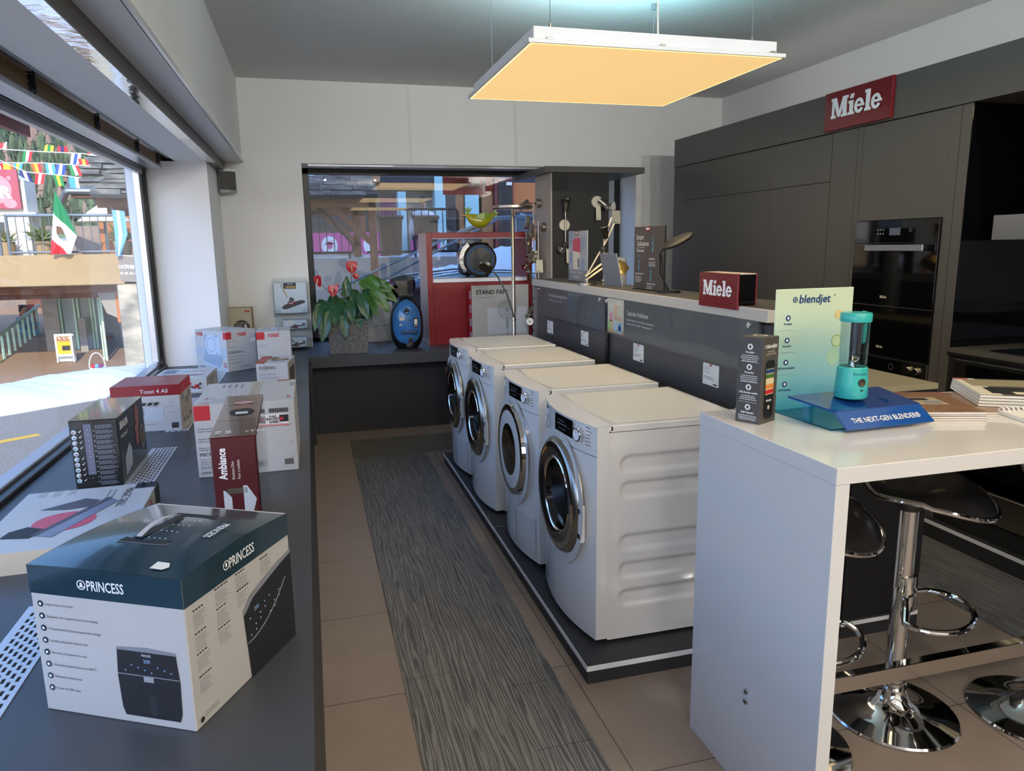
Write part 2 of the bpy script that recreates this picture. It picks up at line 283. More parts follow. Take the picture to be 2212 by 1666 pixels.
# ventilation grilles lying in the counter top
def vent(y0, y1, label):
    b = MB(); L = y1-y0; W = .105; b2 = []
    r = 6; nx = 6; n = int(L/.032); px = W/(nx+1.4); s = .7016
    # plate with open slots: strips between columns and bars between slots
    cols = [(.018+i*px*.98, .018+i*px*.98+.0075) for i in range(nx)]
    xs = [0]+[v for c in cols for v in c]+[W]
    for i in range(0, len(xs), 2): b.box(xs[i]-W/2, xs[i+1]-W/2, 0, L, .0002, .0022, 'grille')
    for i, c in enumerate(cols):
        off = 0 if i % 2 else .5
        for k in range(n+1):
            ya = max(0, .010+(k-1+off)*(L-.02)/n+.021); yb = min(L, .010+(k+off)*(L-.02)/n)
            if yb > ya: b.box(c[0]-W/2, c[1]-W/2, ya, yb, .0002, .0022, 'grille')
    b.rect(frame((-W/2, 0, 0), (1, 0, 0), (0, 1, 0)), 0, W, 0, L, 'seam', .0001)
    o = b.build('vent_grille', None, (-.665, y0, s), label=label, category='grille', group='ventilation grilles in the counter top')
vent(1.15, 1.93, 'slotted metal vent grille left of the navy and white carton'); vent(2.62, 3.44, 'slotted metal vent grille beside the black kitchen-tool carton'); vent(3.75, 4.6, 'slotted metal vent grille between red toaster carton and big white carton'); vent(4.75, 5.6, 'slotted metal vent grille under the slicer carton')
# ---------------------------------------------------------------- floor runners
def carpet(name, x0, x1, y0, y1, mat, label, seams, cross=False):
    b = MB(); b.box(x0, x1, y0, y1, .0002, .004, mat); F = frame((0, 0, .004), (1, 0, 0), (0, 1, 0))
    for a in seams: b.rect(F, *a, 'seam', .0003)
    b.build(name, label=label, category='carpet')
ss = []
for x in (.42, .60): ss.append((x-.0008, x+.0008, 2.2, 4.9))
for y in (2.45, 3.05, 3.68, 4.55): ss.append((.42 if y in (3.05,) else .242, .60 if y != 2.45 else .42, y-.001, y+.001))
for y in (2.3, 3.45, 1.95): ss.append((.6, .785, y-.001, y+.001))
carpet('carpet_runner', .241, .787, -4.4, 5.46, 'carpet_grain', 'grey wood-grain carpet runner in the aisle along the washing machines', ss)
carpet('carpet_runner', .243, 1.9, 5.465, 5.99, 'carpet_grain_cross', 'grey carpet strip lying across the far end of the aisle', [])
carpet('carpet_runner', 2.62, 3.10, -4.4, 4.5, 'carpet_grain', 'grey carpet runner in front of the fitted kitchen cabinets', [])
# ---------------------------------------------------------------- plinths and washing machines
def plinth(y0, y1, label, x0=.875, x1=1.66):
    t = thing('plinth', label, 'plinth', (x0, y0, 0), 0, 'plinths under the washing machines'); d = x1-x0; l = y1-y0
    b = MB(); b.box(0.004, d, .004, l, 0, .052, 'laminate_dark'); b.build('base', t)
    b = MB(); b.box(0, d, 0, l, .052, .072, 'white'); b.build('edge_strip', t)
    b = MB(); b.box(.002, d, .002, l, .072, .0755, 'laminate_dark'); b.build('deck', t)
plinth(2.235, 3.622, 'low charcoal plinth with white edge under the two nearest washing machines'); plinth(3.632, 5.14, 'low charcoal plinth with white edge under the two farthest washing machines')
WD, HH, DP = .598, .85, .59
M('drum_steel', '5c6066', .3, .8, var=.3, scale=40)
def washer(x, y, kind, label):
    # local frame: y = 0 near side .. WD far side, x = 0 front corners .. DP back, z from the plinth
    t = thing('washing_machine' if kind != 'dry' and kind != 'drydark' else 'tumble_dryer', label, 'washing machine' if kind == 'wash' else 'dryer', (x, y, .0755), 0, 'white front-loading laundry machines on the plinths')
    bul = lambda q: -.045*(1-(2*q-1)**2)
    b = MB(); b.box(.047, DP, .012, WD-.012, .012, HH-.03, 'appliance_white')
    def dep(x, z):      # pressed grooves in the side wall
        d = 0
        for zc in (.70, .60, .395, .285, .175):
            dx = max(0, .125-x, x-(DP-.05)); q = math.hypot(dx, z-zc)/.036
            if q < 1: d = .009*min(1, (1-q)*3)**1.5
        return d
    for yy, s_ in ((.002, 1), (WD-.002, -1)): b.grid(lambda u, v: (.047+(DP-.047)*u, yy+s_*dep(.047+(DP-.047)*u, .012+(HH-.04)*v), .012+(HH-.04)*v), 64, 110, 'appliance_white')
    b.build('body', t, sharp=50)
    # front skin
    b = MB(); N = 20
    def fr(z0, z1, off=0., mat='appliance_white'): b.grid(lambda u, v: (bul(u)+off, u*WD, z0+(z1-z0)*v), N, 1, mat)
    fr(.737, .83)
    nu, nv = 44, 52; V = [(bul(i/nu), i/nu*WD, .02+.714*k/nv) for i in range(nu+1) for k in range(nv+1)]
    b.add(V, [(i*(nv+1)+k, (i+1)*(nv+1)+k, (i+1)*(nv+1)+k+1, i*(nv+1)+k+1) for i in range(nu) for k in range(nv) if math.hypot((i+.5)/nu*WD-.3, .02+.714*(k+.5)/nv-.505) > .205], 'appliance_white')
    b.grid(lambda u, v: (bul(u)+.004, u*WD, .72+.03*v), N, 1, 'grey_plastic')
    for yy in (0, WD): b.grid(lambda u, v: (v*.046, yy, .02+(.81)*u), 1, 1, 'appliance_white')
    b.grid(lambda u, v: (bul(u)+v*(.05-bul(u)), u*WD, .02), N, 1, 'appliance_white')
    FF = lambda yy, zz, off=.001: frame((bul(yy/WD)-off, yy, zz), (.0+(bul((yy-.01)/WD)-bul((yy+.01)/WD))*1., -.02, 0), (0, 0, 1))
    F = FF(.1, .80)
    for k in range(6): b.lines(F, .036, .034-k*.013, .035, 1, .01, .0025, 'print_black', .3)
    for k in range(5): b.lines(F, -.058, .026-k*.012, .024, 1, .01, .0022, 'print_black', .3)
    F = FF(.49, .822); slab_word(b, F, .011, 'print_black', .0005, .0006); b.lines(FF(.485, .795), 0, 0, .03, 1, .01, .002, 'print_grey')
    b.build('front_panel', t, sharp=20)
    b = MB(); zt = HH
    b.grid(lambda u, v: (bul(u)+v*(.055-bul(u)), u*WD, zt-.004+.004*v), N, 3, 'white_gloss'); b.grid(lambda u, v: (bul(u)-.0006, u*WD, .83+(zt-.004-.83)*v), N, 1, 'appliance_white')
    b.box(.05, DP, 0, WD, zt-.028, zt, 'appliance_white', .004)
    for yy in (0, WD): b.grid(lambda u, v: (v*.06, yy, .83+(zt-.832)*u), 1, 1, 'appliance_white')
    F = frame((0, 0, zt), (1, 0, 0), (0, 1, 0)); b.shape(F, [(.055+.03*abs(2*k/20-1)**2, .02+.558*k/20) for k in range(21)]+[(DP-.02, .578), (DP-.02, .02)], 'appliance_top', .0006); b.build('lid', t, sharp=30)
    # control fascia
    b = MB(); F = FF(.235, .805, .0012); b.rect(F, -.085, .085, -.034, .034, 'black_gloss'); b.rect(F, -.07, .07, -.004, -.0032, 'print_grey', .0012); b.lines(F, -.06, .012, .1, 2, .012, .002, 'print_grey'); b.lines(F, -.05, -.02, .1, 1, .01, .002, 'print_grey'); b.build('display', t)
    b = MB(); F = FF(.1, .80); b.lathe([(.026, 0), (.026, .018), (.024, .02), (0, .02)], 'chrome', 28, F); b.ell(F, 0, 0, .021, .021, 'white', .0205)
    b.rect(F, -.0015, .0015, .006, .02, 'red_print', .0208); b.build('programme_knob', t)
    b = MB(); F = FF(.455, .765, .0008); P = [(-.035, -.022), (.03, -.022), (.038, -.012), (.038, .012), (.03, .022), (-.035, .022)]
    b.tube([(p[0], p[1], .0006) for p in P], .0011, 'print_grey', 5, True, F=F); b.build('detergent_drawer', t)
    # door
    cy, cz, R = .3, .505, .222; x0 = bul(.5)
    D = frame((x0+.018, cy, cz), (0, -1, 0), (0, 0, 1)) @ Matrix.Diagonal((1, 1, .62, 1))
    d = MB()
    if kind == 'dry':
        d.lathe([(R, -.002), (R+.006, .022), (R, .05), (R-.014, .058), (R-.03, .054)], 'chrome', 64, D, cap=False); d.lathe([(R-.03, .054), (.15, .062), (.128, .06)], 'appliance_white', 64, D, cap=False)
        dd = d.build('door', t, sharp=40)
        g = MB(); g.lathe([(.128, .06), (.08, .066), (0, .068)], SMOKE, 48, D, cap=False); g.build('door_glass', dd)
        g = MB(); g.lathe([(.19, .04), (.18, -.05), (.0, -.06)], 'drum_steel', 40, D, cap=False)
        for i in range(5):
            for j in range(7): g.ell(D, -.05+.02*i, -.07+.02*j, .004, .004, 'black', .012-abs(i-2)*.002)
        g.build('drum', t)
    else:
        d.lathe([(R+.012, -.003), (R+.012, .02), (R+.004, .045), (R-.008, .056)], 'steel', 64, D, cap=False); d.lathe([(R-.008, .056), (R-.03, .06)], 'chrome', 64, D, cap=False); d.lathe([(R-.03, .0595), (.175, .056), (.156, .048)], 'door_smoke', 64, D, cap=False); d.lathe([(.157, .048), (.152, .053), (.146, .049), (.142, .04)], 'chrome', 48, D, cap=False)
        d.ring(D, 0, 0, R-.032, R-.024, M('orange_tab', 'd98536', .4), .0612, 8, math.radians(118), math.radians(140))
        dd = d.build('door', t, sharp=40)
        g = MB(); g.lathe([(.143, .04), (.135, .0), (.11, -.03), (0, -.045)], SMOKE, 48, D, cap=False); g.build('door_glass', dd)
        g = MB(); g.lathe([(.17, .04), (.18, -.02), (.16, -.1), (0, -.11)], 'drum_steel', 40, D, cap=False); g.build('drum', t)
        h = MB(); HF = frame((x0+.022, .3-R-.010, cz-.055), (0, -1, 0), (0, 0, 1)); h.box(-.012, .014, -.06, .085, 0, .022, 'appliance_white', .004, F=HF)
        for zz in (-.045, .055): h.box(-.008, .013, zz, zz+.02, .022, .0228, 'black', F=HF)
        h.build('door_hinge', dd)
    # surround, flap or grille
    b = MB(); b.ring(frame((x0+.0055, cy, cz), (0, -1, 0), (0, 0, 1)), 0, 0, R+.016, R+.05, 'appliance_white', .004, 48); b.build('door_surround', t)
    b = MB()
    if kind == 'wash':
        F = FF(.46, .115, .0015); P = [(-.07, -.075), (.075, -.075), (.075, .06), (-.07, .075)]; b.tube([(p[0], p[1], .001) for p in P], .0014, 'grey_plastic', 5, True, F=F); b.build('filter_flap', t)
    else:
        for k in range(17):
            zz = .05+k*.0105
            b.grid(lambda u, v, zz=zz: (bul(.06+.34*u)-.0015-.004*v, (.06+.34*u)*WD, zz+.006*v), 6, 1, 'appliance_white')
        for q in (.05, .41): b.box(bul(q)-.003, bul(q)+.01, q*WD-.002, q*WD+.002, .04, .235, 'grey_plastic')
        b.build('vent_grille', t)
    for q in (.1, .9):
        for xx in (.09, DP-.06): b = MB(); b.lathe([(.02, 0), (.02, .012), (.012, .02)], 'grey_plastic', 12, Matrix.Translation((xx, q*WD, 0))); b.build('foot', t)
washer(.957, 2.357, 'wash', 'nearest white washing machine with black porthole beside the white bar'); washer(.958, 3.056, 'dry', 'white dryer with white door and oval glass, second machine from the bar')
washer(.937, 3.80, 'wash', 'white washing machine third from the bar, next to the white-door dryer'); washer(.942, 4.497, 'drydark', 'farthest white dryer with dark round door, nearest the window counter')
# ---------------------------------------------------------------- shelf wall behind the machines
sh = thing('shelf_wall', 'anthracite display gondola with glass header standing behind the washing machines', 'display shelf', (1.68, 2.40, 0))
b = MB(); L = 3.03
b.box(0, .04, 0, L, .05, 1.25, M('panel_grey', '4f5053', .38, .35, var=.03)); b.build('back_panel', sh)
b = MB(); b.box(-.02, .27, 0, 1.585, 1.262, 1.311, M('rail_white', 'c4c0b8', .35), .002); b.box(-.02, .27, 1.59, L+.02, 1.262, 1.311, 'rail_white', .002); b.box(-.004, .27, 0, L, 1.3112, 1.3125, 'cab'); b.build('deck', sh)
for y in (L-.01, 1.575):
    b = MB(); b.box(-.016, .0, y-.02, y+.02, .05, 1.262, 'black_frame' if y < 2 else 'alu')
    for k in range(18): b.box(-.0165, -.015, y-.008, y+.008, .3+k*.05, .325+k*.05, 'seam')
    b.build('slotted_post', sh)
b = MB(); b.box(.0, .26, -.003, .0, .05, 1.262, 'laminate_dark'); b.build('end_panel', sh)
def header(y0, y1, pic):
    b = MB(); l = y1-y0; F = frame((-.022, y1, 1.06), (0, -1, 0), (0, 0, 1)); 
    b.box(-.020, -.002, y0, y1, 1.062, 1.262, M('header_grey', '57585c', .5)); F = frame((-.0205, y1, 1.06), (0, -1, 0), (0, 0, 1))
    if pic:
        b.rect(F, .005, .23, .005, .2, M('photo_cream', 'cfc9bc', .6)); b.rect(F, .005, .23, .005, .03, M('photo_wood', 'a58c6c', .6), .001)
        for x, y, w_, h, c in ((.04, .07, .035, .05, 'd98ea0'), (.10, .11, .04, .055, 'e0aa84'), (.02, .02, .03, .06, '9cc46a'), (.06, .02, .025, .055, 'cbb8a2'), (.10, .018, .035, .055, 'a9c9e2'), (.15, .012, .055, .06, '7fb3dd')): b.rect(F, x, x+w_, y, y+h, M('pack_'+c, c, .5), .0016)
        b.rect(F, .10, .2, .08, .105, M('towel', 'c4a896', .8), .0014); b.ell(F, .178, .04, .018, .018, 'print_navy', .002)
        b.text(F, 'Capsules fraîcheur', .27, .125, .036, 'white', z=.002); b.text(F, 'Capsules fraîcheur pour sèche-linge : une expérience', .27, .095, .0155, 'white', z=.002); b.text(F, 'parfumée, fraîche et durable – automatiquement.', .27, .074, .0155, 'white', z=.002)
    else:
        b.text(F, 'Produit de lessive original Miele', .22, .145, .03, 'white', z=.002); b.text(F, 'Parfaitement adapté pour des résultats optimaux.', .22, .115, .014, 'white', z=.002)
    o = b.build('header_graphic', sh)
    g = MB(); g.box(-.036, -.032, y0-.003, y1+.003, 1.055, 1.27, GLASS); g.build('header_glass', o)
    g = MB()
    for y in (y0+.03, y1-.03): g.lathe([(.011, 0), (.011, .008), (.008, .011), (0, .011)], 'chrome', 16, frame((-.036, y, 1.245), (0, -1, 0), (0, 0, 1)))
    g.build('glass_fixing', o)
header(1.595, 2.85, False); header(.06, 1.545, True)
def card(y, z, label, s=1.):
    b = MB(); b.box(-.003, 0, -.063*s, .063*s, 0, .092*s, 'paper'); F = frame((-.003, .063*s, 0), (0, -1, 0), (0, 0, 1)); w_ = .126*s
    b.rect(F, w_*.42, w_*.58, .083*s, .09*s, 'red_print'); b.lines(F, .008, .074*s, w_*.5, 4, .008*s, .0022, 'print_grey'); b.lines(F, .008, .034*s, w_*.85, 2, .008*s, .0022, 'print_black'); b.rect(F, w_*.68, w_*.93, .006, .012, 'print_black')
    b.build('price_card', None, (1.6795, y, z), label=label, category='price card', group='price cards behind the laundry machines')
card(5.06, .93, 'small white price card on the panel behind the farthest dryer'); card(4.36, .93, 'white price card with folded lower edge behind the third machine'); card(3.56, .945, 'white price card behind the dryer with the white door'); card(2.82, .945, 'nearest white price card, behind the machine by the bar', 1.04)
# ---------------------------------------------------------------- cartons on the left counter
ZS = .7016
def carton(name, label, loc, rot, w_, d_, h_, mat, group=None):
    t = thing(name, label, 'box', (loc[0], loc[1], ZS), rot, group); b = MB(); b.box(-w_/2, w_/2, -d_/2, d_/2, 0, h_, mat, .0025); return t, b, faces_of(w_, d_, h_)
def rot_f(F, a): return F @ Matrix.Rotation(a, 4, 'Z')
# -- navy and white air fryer carton
w_, d_, h_ = .328, .349, .303
t = thing('air_fryer_carton', 'large white carton with navy top and air fryer picture, nearest on the counter', 'box', (-.308, 1.530, ZS), -.502)
b = MB(); b.box(-w_/2, w_/2, -d_/2, d_/2, 0, h_-.012, 'carton_white', .002); fc = faces_of(w_, d_, h_)
b.rect(fc['front'], 0, w_, h_-.062, h_-.012, 'navy', .0006); b.rect(fc['right'], 0, d_, h_-.062, h_-.012, 'navy', .0006)
F = fc['front']
b.ring(F, .118, h_-.035, .0075, .0095, 'white', .002); b.ell(F, .118, h_-.0345, .003, .0045, 'white', .002); b.rect(F, .111, .125, h_-.0395, h_-.0375, 'white', .002)
b.text(F, 'PRINCESS', .129, h_-.045, .0275, 'white', sx=.68, bold=.015)
for i, s in enumerate(('Large volume of 6 litres', 'Equipped with a digital touch screen display', 'Choose between 8 preprogrammed settings', 'Including adjustable airfryer rack', 'No extra oil required to cook', 'Adjustable temperature up to 200°C', 'Relatively compact size', 'Power of 1500 watts')):
    y = h_-.082-i*.0245; b.ell(F, .02, y, .0062, .0062, 'navy', .0012); b.ell(F, .02, y, .0028, .0028, 'white', .0016); b.text(F, s, .031, y-.002, .0064, 'print_black')
def fryer(F, x, y, s):
    b.shape(F, [(x+a*s, y+c*s) for a, c in ((.06, .0), (.94, .0), (.98, .12), (1, .6), (.97, 1), (.03, 1), (0, .6), (.02, .12))], 'print_black', .001)
    b.shape(F, [(x+a*s, y+c*s) for a, c in ((.02, 1), (.98, 1), (.96, 1.04), (.5, 1.07), (.04, 1.04))], 'print_grey', .0011); b.rect(F, x+.01*s, x+.99*s, y+.63*s, y+.645*s, 'print_grey', .0014)
    b.text(F, '200', x+.5*s, y+.84*s, .075*s, M('led_blue', '9fc8ee', .5), 'C', z=.0015); b.text(F, 'PRINCESS', x+.5*s, y+.935*s, .05*s, 'white', 'C', sx=.7, z=.0015)
    for q in range(16): b.ell(F, x+(.14+.105*(q % 8))*s, y+(.70+.06*((q*3) % 4)*.5)*s, .014*s, .014*s, 'led_blue', .0015, 8)
    b.rect(F, x+.42*s, x+.58*s, y+.55*s, y+.63*s, 'grey_plastic', .0014); b.shape(F, [(x+a*s, y+c*s) for a, c in ((.47, .08), (.5, .05), (.56, .05), (.59, .08), (.59, .32), (.56, .36), (.5, .36), (.47, .32))], 'laminate_dark', .0013)
fryer(F, .173, .016, .132)
F = fc['right']
b.text(F, 'PRINCESS', .135, h_-.045, .029, 'white', sx=.68, bold=.015); b.ring(F, .124, h_-.034, .0075, .0095, 'white', .002); b.ell(F, .124, h_-.0335, .003, .0045, 'white', .002)
for i, (x, y) in enumerate(((.02, .225), (.02, .18), (.02, .14), (.02, .095), (.085, .235), (.085, .195), (.085, .155), (.15, .235), (.15, .2), (.235, .23))): b.lines(F, x, y, .045, 1, .004, .0028, 'print_black'); b.lines(F, x, y-.007, .04, 7, .0042, .0012, 'print_grey')
b.shape(F, [(.175, .0), (d_, .0), (d_, .2), (.30, .19), (.2, .165), (.165, .14)], 'print_black', .0011); b.shape(F, [(.165, .14), (.2, .165), (.3, .19), (d_, .2), (d_, .208), (.29, .2), (.19, .175), (.163, .15)], 'print_grey', .0013)
b.text(F, '200', .20, .135, .012, 'led_blue', z=.0016)
for q in range(14): b.ell(F, .185+.018*(q % 7), .09+.012*((q*5) % 4)+.004*(q % 7), .002, .002, 'led_blue', .0016, 8)
b.tube([(.172+.15*k/8, .078+.0002*k*k*6, .0012) for k in range(9)], .0012, 'print_grey', 5, F=F); b.ell(F, .018, .014, .0055, .0055, 'print_black', .0012); b.lines(F, .028, .02, .05, 2, .005, .002, 'print_grey')
b.build('carton', t)
b = MB(); N = 14   # bulging top
b.grid(lambda u, v: ((u-.5)*w_, (v-.5)*d_, h_-.013+.02*(math.sin(PI*min(1, .15+.85*v))**1)*(1-.35*(2*u-1)**2)), N, N, 'navy'); F = frame((-w_/2, -d_/2, h_), (1, 0, 0), (0, 1, 0))
for e in ((-1, 0), (1, 0)): b.grid(lambda u, v: (e[0]*w_/2*1.004, (u-.5)*d_, h_-.016+v*(.003+.02*math.sin(PI*min(1, .15+.85*u))*.65)), N, 1, 'navy')
b.grid(lambda u, v: ((u-.5)*w_, -d_/2*1.004, h_-.016+v*(.003+.02*math.sin(PI*.15)*(1-.35*(2*u-1)**2))), N, 1, 'navy')
lidz = lambda x, y: h_-.013+.02*math.sin(PI*min(1, .15+.85*(y/d_+.5)))*(1-.35*(2*x/w_)**2)
def onlid(pts, mat, dz): b.add([(x, y, lidz(x, y)+dz) for x, y in pts], [tuple(range(len(pts)))], mat)
onlid([(-.055, -.075), (.055, -.075), (.055, .105), (-.055, .105)], 'print_grey', .0012); onlid([(-.052, -.072), (.052, -.072), (.052, .102), (-.052, .102)], 'print_black', .0018)
for q in range(16): onlid([(.0+.012*(q % 4)+a*.0015, -.05+.035*(q//4)+c*.0015) for a, c in ((-1, -1), (1, -1), (1, 1), (-1, 1))], 'white', .0026)
onlid([(-.035, -.055), (-.012, -.055), (-.012, .075), (-.035, .075)], 'black', .0024)
FT = frame((.098, .045, lidz(.11, .0)), (0, -1, 0), (1, 0, 0)); b.text(FT, 'PRINCESS', 0, 0, .024, 'white', sx=.68, bold=.015, z=.004)
onlid([(.085, -.155), (.11, -.155), (.118, -.145), (.11, -.132), (.085, -.132)], 'paper', .0025)
b.build('lid', t, sharp=50)
b = MB(); b.grid(lambda u, v: (-.031+.013*v, -.05+.12*u, lidz(0, 0)+.002+.012*math.sin(PI*u)), 10, 1, 'carton_white'); b.build('carry_strap', t)
# -- flat grill carton
w_, d_, h_ = .40, .549, .063
t, b, fc = carton('grill_carton', 'flat white carton with black grill on a red circle, lying behind the navy carton', (-.749, 2.43), .029, w_, d_, h_, 'carton_white'); F = fc['top']
b.ell(F, .19, .22, .085, .085, M('print_rose', 'c4495f', .5), .0009, 40)
b.shape(F, [(.05, .12), (.13, .10), (.16, .16), (.1, .2), (.06, .17)], 'print_black', .0012); b.shape(F, [(.09, .35), (.2, .43), (.25, .40), (.23, .34), (.17, .33)], M('grill_dark', '44434c', .5), .0012)
b.shape(F, [(.13, .12), (.19, .09), (.31, .37), (.27, .42)], M('grill_steel', '6d7288', .3), .0016); b.shape(F, [(.13, .12), (.145, .112), (.285, .405), (.27, .42)], 'grill_dark', .002)
b.rect(F, .335, .40, .49, .549, 'print_black', .0012); FQ = rot_f(F @ Matrix.Translation((.31, .50, 0)), -PI/2)
b.text(FQ, 'MAGIC GRILL', .0, .0, .036, 'print_black', sx=.9); b.lines(FQ, .0, -.035, .11, 2, .016, .006, 'print_grey', .1); b.text(rot_f(F @ Matrix.Translation((.355, .54, 0)), -PI/2), 'elsen', 0, 0, .022, 'white', bold=.02)
for i in range(3): b.lines(rot_f(F @ Matrix.Translation((.06+.045*i, .545, 0)), -PI/2), 0, 0, .07, 3, .009, .002, 'print_grey')
b.rect(F, .0, .04, .005, .03, 'print_black', .0012); b.rect(fc['right'], .0, d_, 0, h_, 'print_black', .0008); b.rect(fc['right'], .0, .46, .0, h_, 'carton_white', .001); b.ring(fc['right'], .38, .03, .012, .022, 'print_rose', .0014)
b.rect(fc['front'], 0, w_, 0, h_, M('carton_cream', 'c9bca6', .6), .0008); b.build('carton', t)
# -- black kitchen tool carton
w_, d_, h_ = .160, .424, .256
t, b, fc = carton('kitchen_tool_carton', 'upright black carton with column of round pictures, in front of red toaster box', (-.797, 3.133), -.004, w_, d_, h_, M('carton_black', '24221f', .3, coat=.3)); F = fc['front']
for i in range(10):
    y = h_-.042-i*.0205; b.ell(F, .014, y, .0085, .0085, M('disc_pale', 'c3d3da', .5), .001); b.ell(F, .015+.003*(i % 3-1), y-.002, .004, .0035, M('disc_teal', '6f8f98', .5) if i % 2 else M('disc_rose', 'a8737a', .5), .0014)
    if i not in (4,): b.shape(F, [(.030, y+.001), (.033, y-.003), (.040, y+.006), (.038, y+.0065), (.033, y+.0005), (.031, y+.003)], 'white', .0012)
    b.rect(F, .008, .08, y-.0115, y-.0112, 'print_grey', .001)
b.rect(F, .047, .073, .05, h_-.014, M('grey_column', '6e6f80', .5), .001)
for i in range(10): b.ell(F, .06, h_-.035-i*.0205, .0014, .0014, 'white', .0014, 8)
for i in range(12): y = h_-.022-i*.0195; b.lines(F, .086, y, .064, 4, .0036, .0022, 'print_grey', .35); b.rect(F, .0785, .082, y, y+.0025, 'white', .001)
F = fc['right']; b.text(F, 'BRAUN', .03, h_-.05, .04, 'paper', sx=.9, bold=.03); b.text(F, 'MultiQuick 5', .03, h_-.085, .02, 'paper')
b.ell(F, .36, .10, .04, .05, M('bowl_grey', '8d8580', .4), .001); b.ell(F, .36, .105, .03, .037, M('salad', '6b5a4c', .6), .0014); b.ell(F, .30, .20, .03, .045, M('meat', '97605c', .6), .001); b.rect(F, .25, .30, .09, .17, 'meat', .0012)
b.shape(F, [(.05, .02), (.16, .035), (.17, .1), (.14, .13), (.06, .09)], M('food_box', 'aeb4b8', .4), .001); b.lines(F, .19, .06, .12, 6, .008, .003, 'print_grey')
b.build('carton', t); g = MB(); g.box(-w_/2-.0002, w_/2+.0002, -d_/2-.0002, d_/2, h_, h_+.0012, M('shiny_black', '35332f', .16, coat=.8, bump=.05, bscale=14)); g.box(-.003, .003, -d_/2-.001, -d_/2, h_-.03, h_, 'carton_black'); g.build('top_flap', t)
# -- red toaster carton
w_, d_, h_ = .303, .293, .224
t, b, fc = carton('toaster_carton', 'white carton with red lid and four-slot toaster picture, by the left window', (-.789, 3.93), -.026, w_, d_, h_, 'carton_white'); F = fc['front']
b.text(F, '4 Slices', .25, .14, .009, 'print_grey'); b.lines(F, .235, .12, .06, 1, .02, .003, 'print_grey'); b.lines(F, .25, .09, .045, 1, .02, .003, 'print_grey'); b.text(F, '7 Browning Settings', .125, .034, .008, 'print_grey'); b.text(F, 'CE', .1, .012, .01, 'print_grey')
for k in range(22): b.rect(F, .255+k*.0015, .2558+k*.0015+.0004*(k % 3), .012, .04, 'print_black')
G = F; b.shape(G, [(.10, .055), (.21, .05), (.225, .06), (.225, .125), (.21, .145), (.12, .14), (.10, .12)], M('toaster_grey', 'b8bdc4', .3), .001); b.shape(G, [(.10, .125), (.2, .12), (.215, .145), (.125, .15)], 'alu', .0014)
for k in range(3): b.shape(G, [(.125+.027*k, .13), (.145+.027*k, .129), (.155+.027*k, .143), (.137+.027*k, .144)], 'print_black', .0018)
for x in (.122, .134): b.rect(G, x, x+.004, .08, .118, 'print_grey', .0016)
b.ell(G, .132, .065, .007, .007, 'white', .0018); b.ring(G, .132, .065, .006, .008, 'print_grey', .002)
F = fc['right']; b.rect(F, 0, d_, 0, h_, M('carton_beige', 'bdb2a8', .5), .0006)
for x, y, a, c in ((.04, .03, .05, .14), (.12, .02, .07, .12), (.2, .03, .06, .13)): b.rect(F, x, x+a, y, y+c, 'print_grey', .001); b.rect(F, x+.008, x+a-.008, y+.02, y+c-.03, 'carton_beige', .0014)
b.build('carton', t)
g = MB(); g.box(-w_/2-.001, w_/2+.001, -d_/2-.001, d_/2+.001, h_-.05, h_+.003, 'red', .002); FF2 = faces_of(w_+.002, d_+.002, h_); g.text(FF2['front'], 'Toast 4 All', .13, h_-.035, .028, 'white'); g.text(rot_f(FF2['top'] @ Matrix.Translation((.165, .13, .003)), .9), 'TRISA', 0, 0, .03, M('pale_print', 'c99a9c', .5)); g.text(FF2['right'], 'TRISA', .05, h_-.035, .025, 'pale_print'); g.rect(FF2['right'], 0, d_, h_-.05, h_, 'red_print', .0003); g.build('lid', t)
# -- small white carton with berries
w_, d_, h_ = .322, .39, .099
t, b, fc = carton('yoghurt_maker_carton', 'low white carton with berry picture, behind the red toaster box', (-.796, 4.947), -.045, w_, d_, h_, 'carton_white'); F = fc['front']
b.ell(F, .24, .025, .055, .012, 'paper', .001); b.ell(F, .24, .024, .045, .008, M('plate_shadow', 'b9c4cf', .5), .0013)
for i in range(26): b.ell(F, .24+random.uniform(-.045, .045), .04+random.uniform(-.008, .022), .008, .008, ('red_print', M('berry', '5a2740', .4), M('mint', '5f8a4a', .5))[i % 3 if i % 7 == 2 else i % 2], .0015+i*.00004, 10)
F = fc['top']; b.text(rot_f(F @ Matrix.Translation((.2, .25, 0)), 0), 'NESCO', .0, .0, .03, 'red_print'); b.rect(F, .03, .1, .2, .33, 'print_grey', .001); b.ell(F, .15, .3, .04, .05, 'plate_shadow', .0012); b.lines(F, .18, .12, .1, 4, .014, .006, 'print_grey'); b.text(F, 'tefal', .22, .1, .04, 'red_print', bold=.02)
b.rect(fc['right'], .05, .33, .02, .08, 'carton_beige', .001); b.lines(fc['right'], .08, .07, .2, 4, .014, .007, 'print_black'); b.build('carton', t)
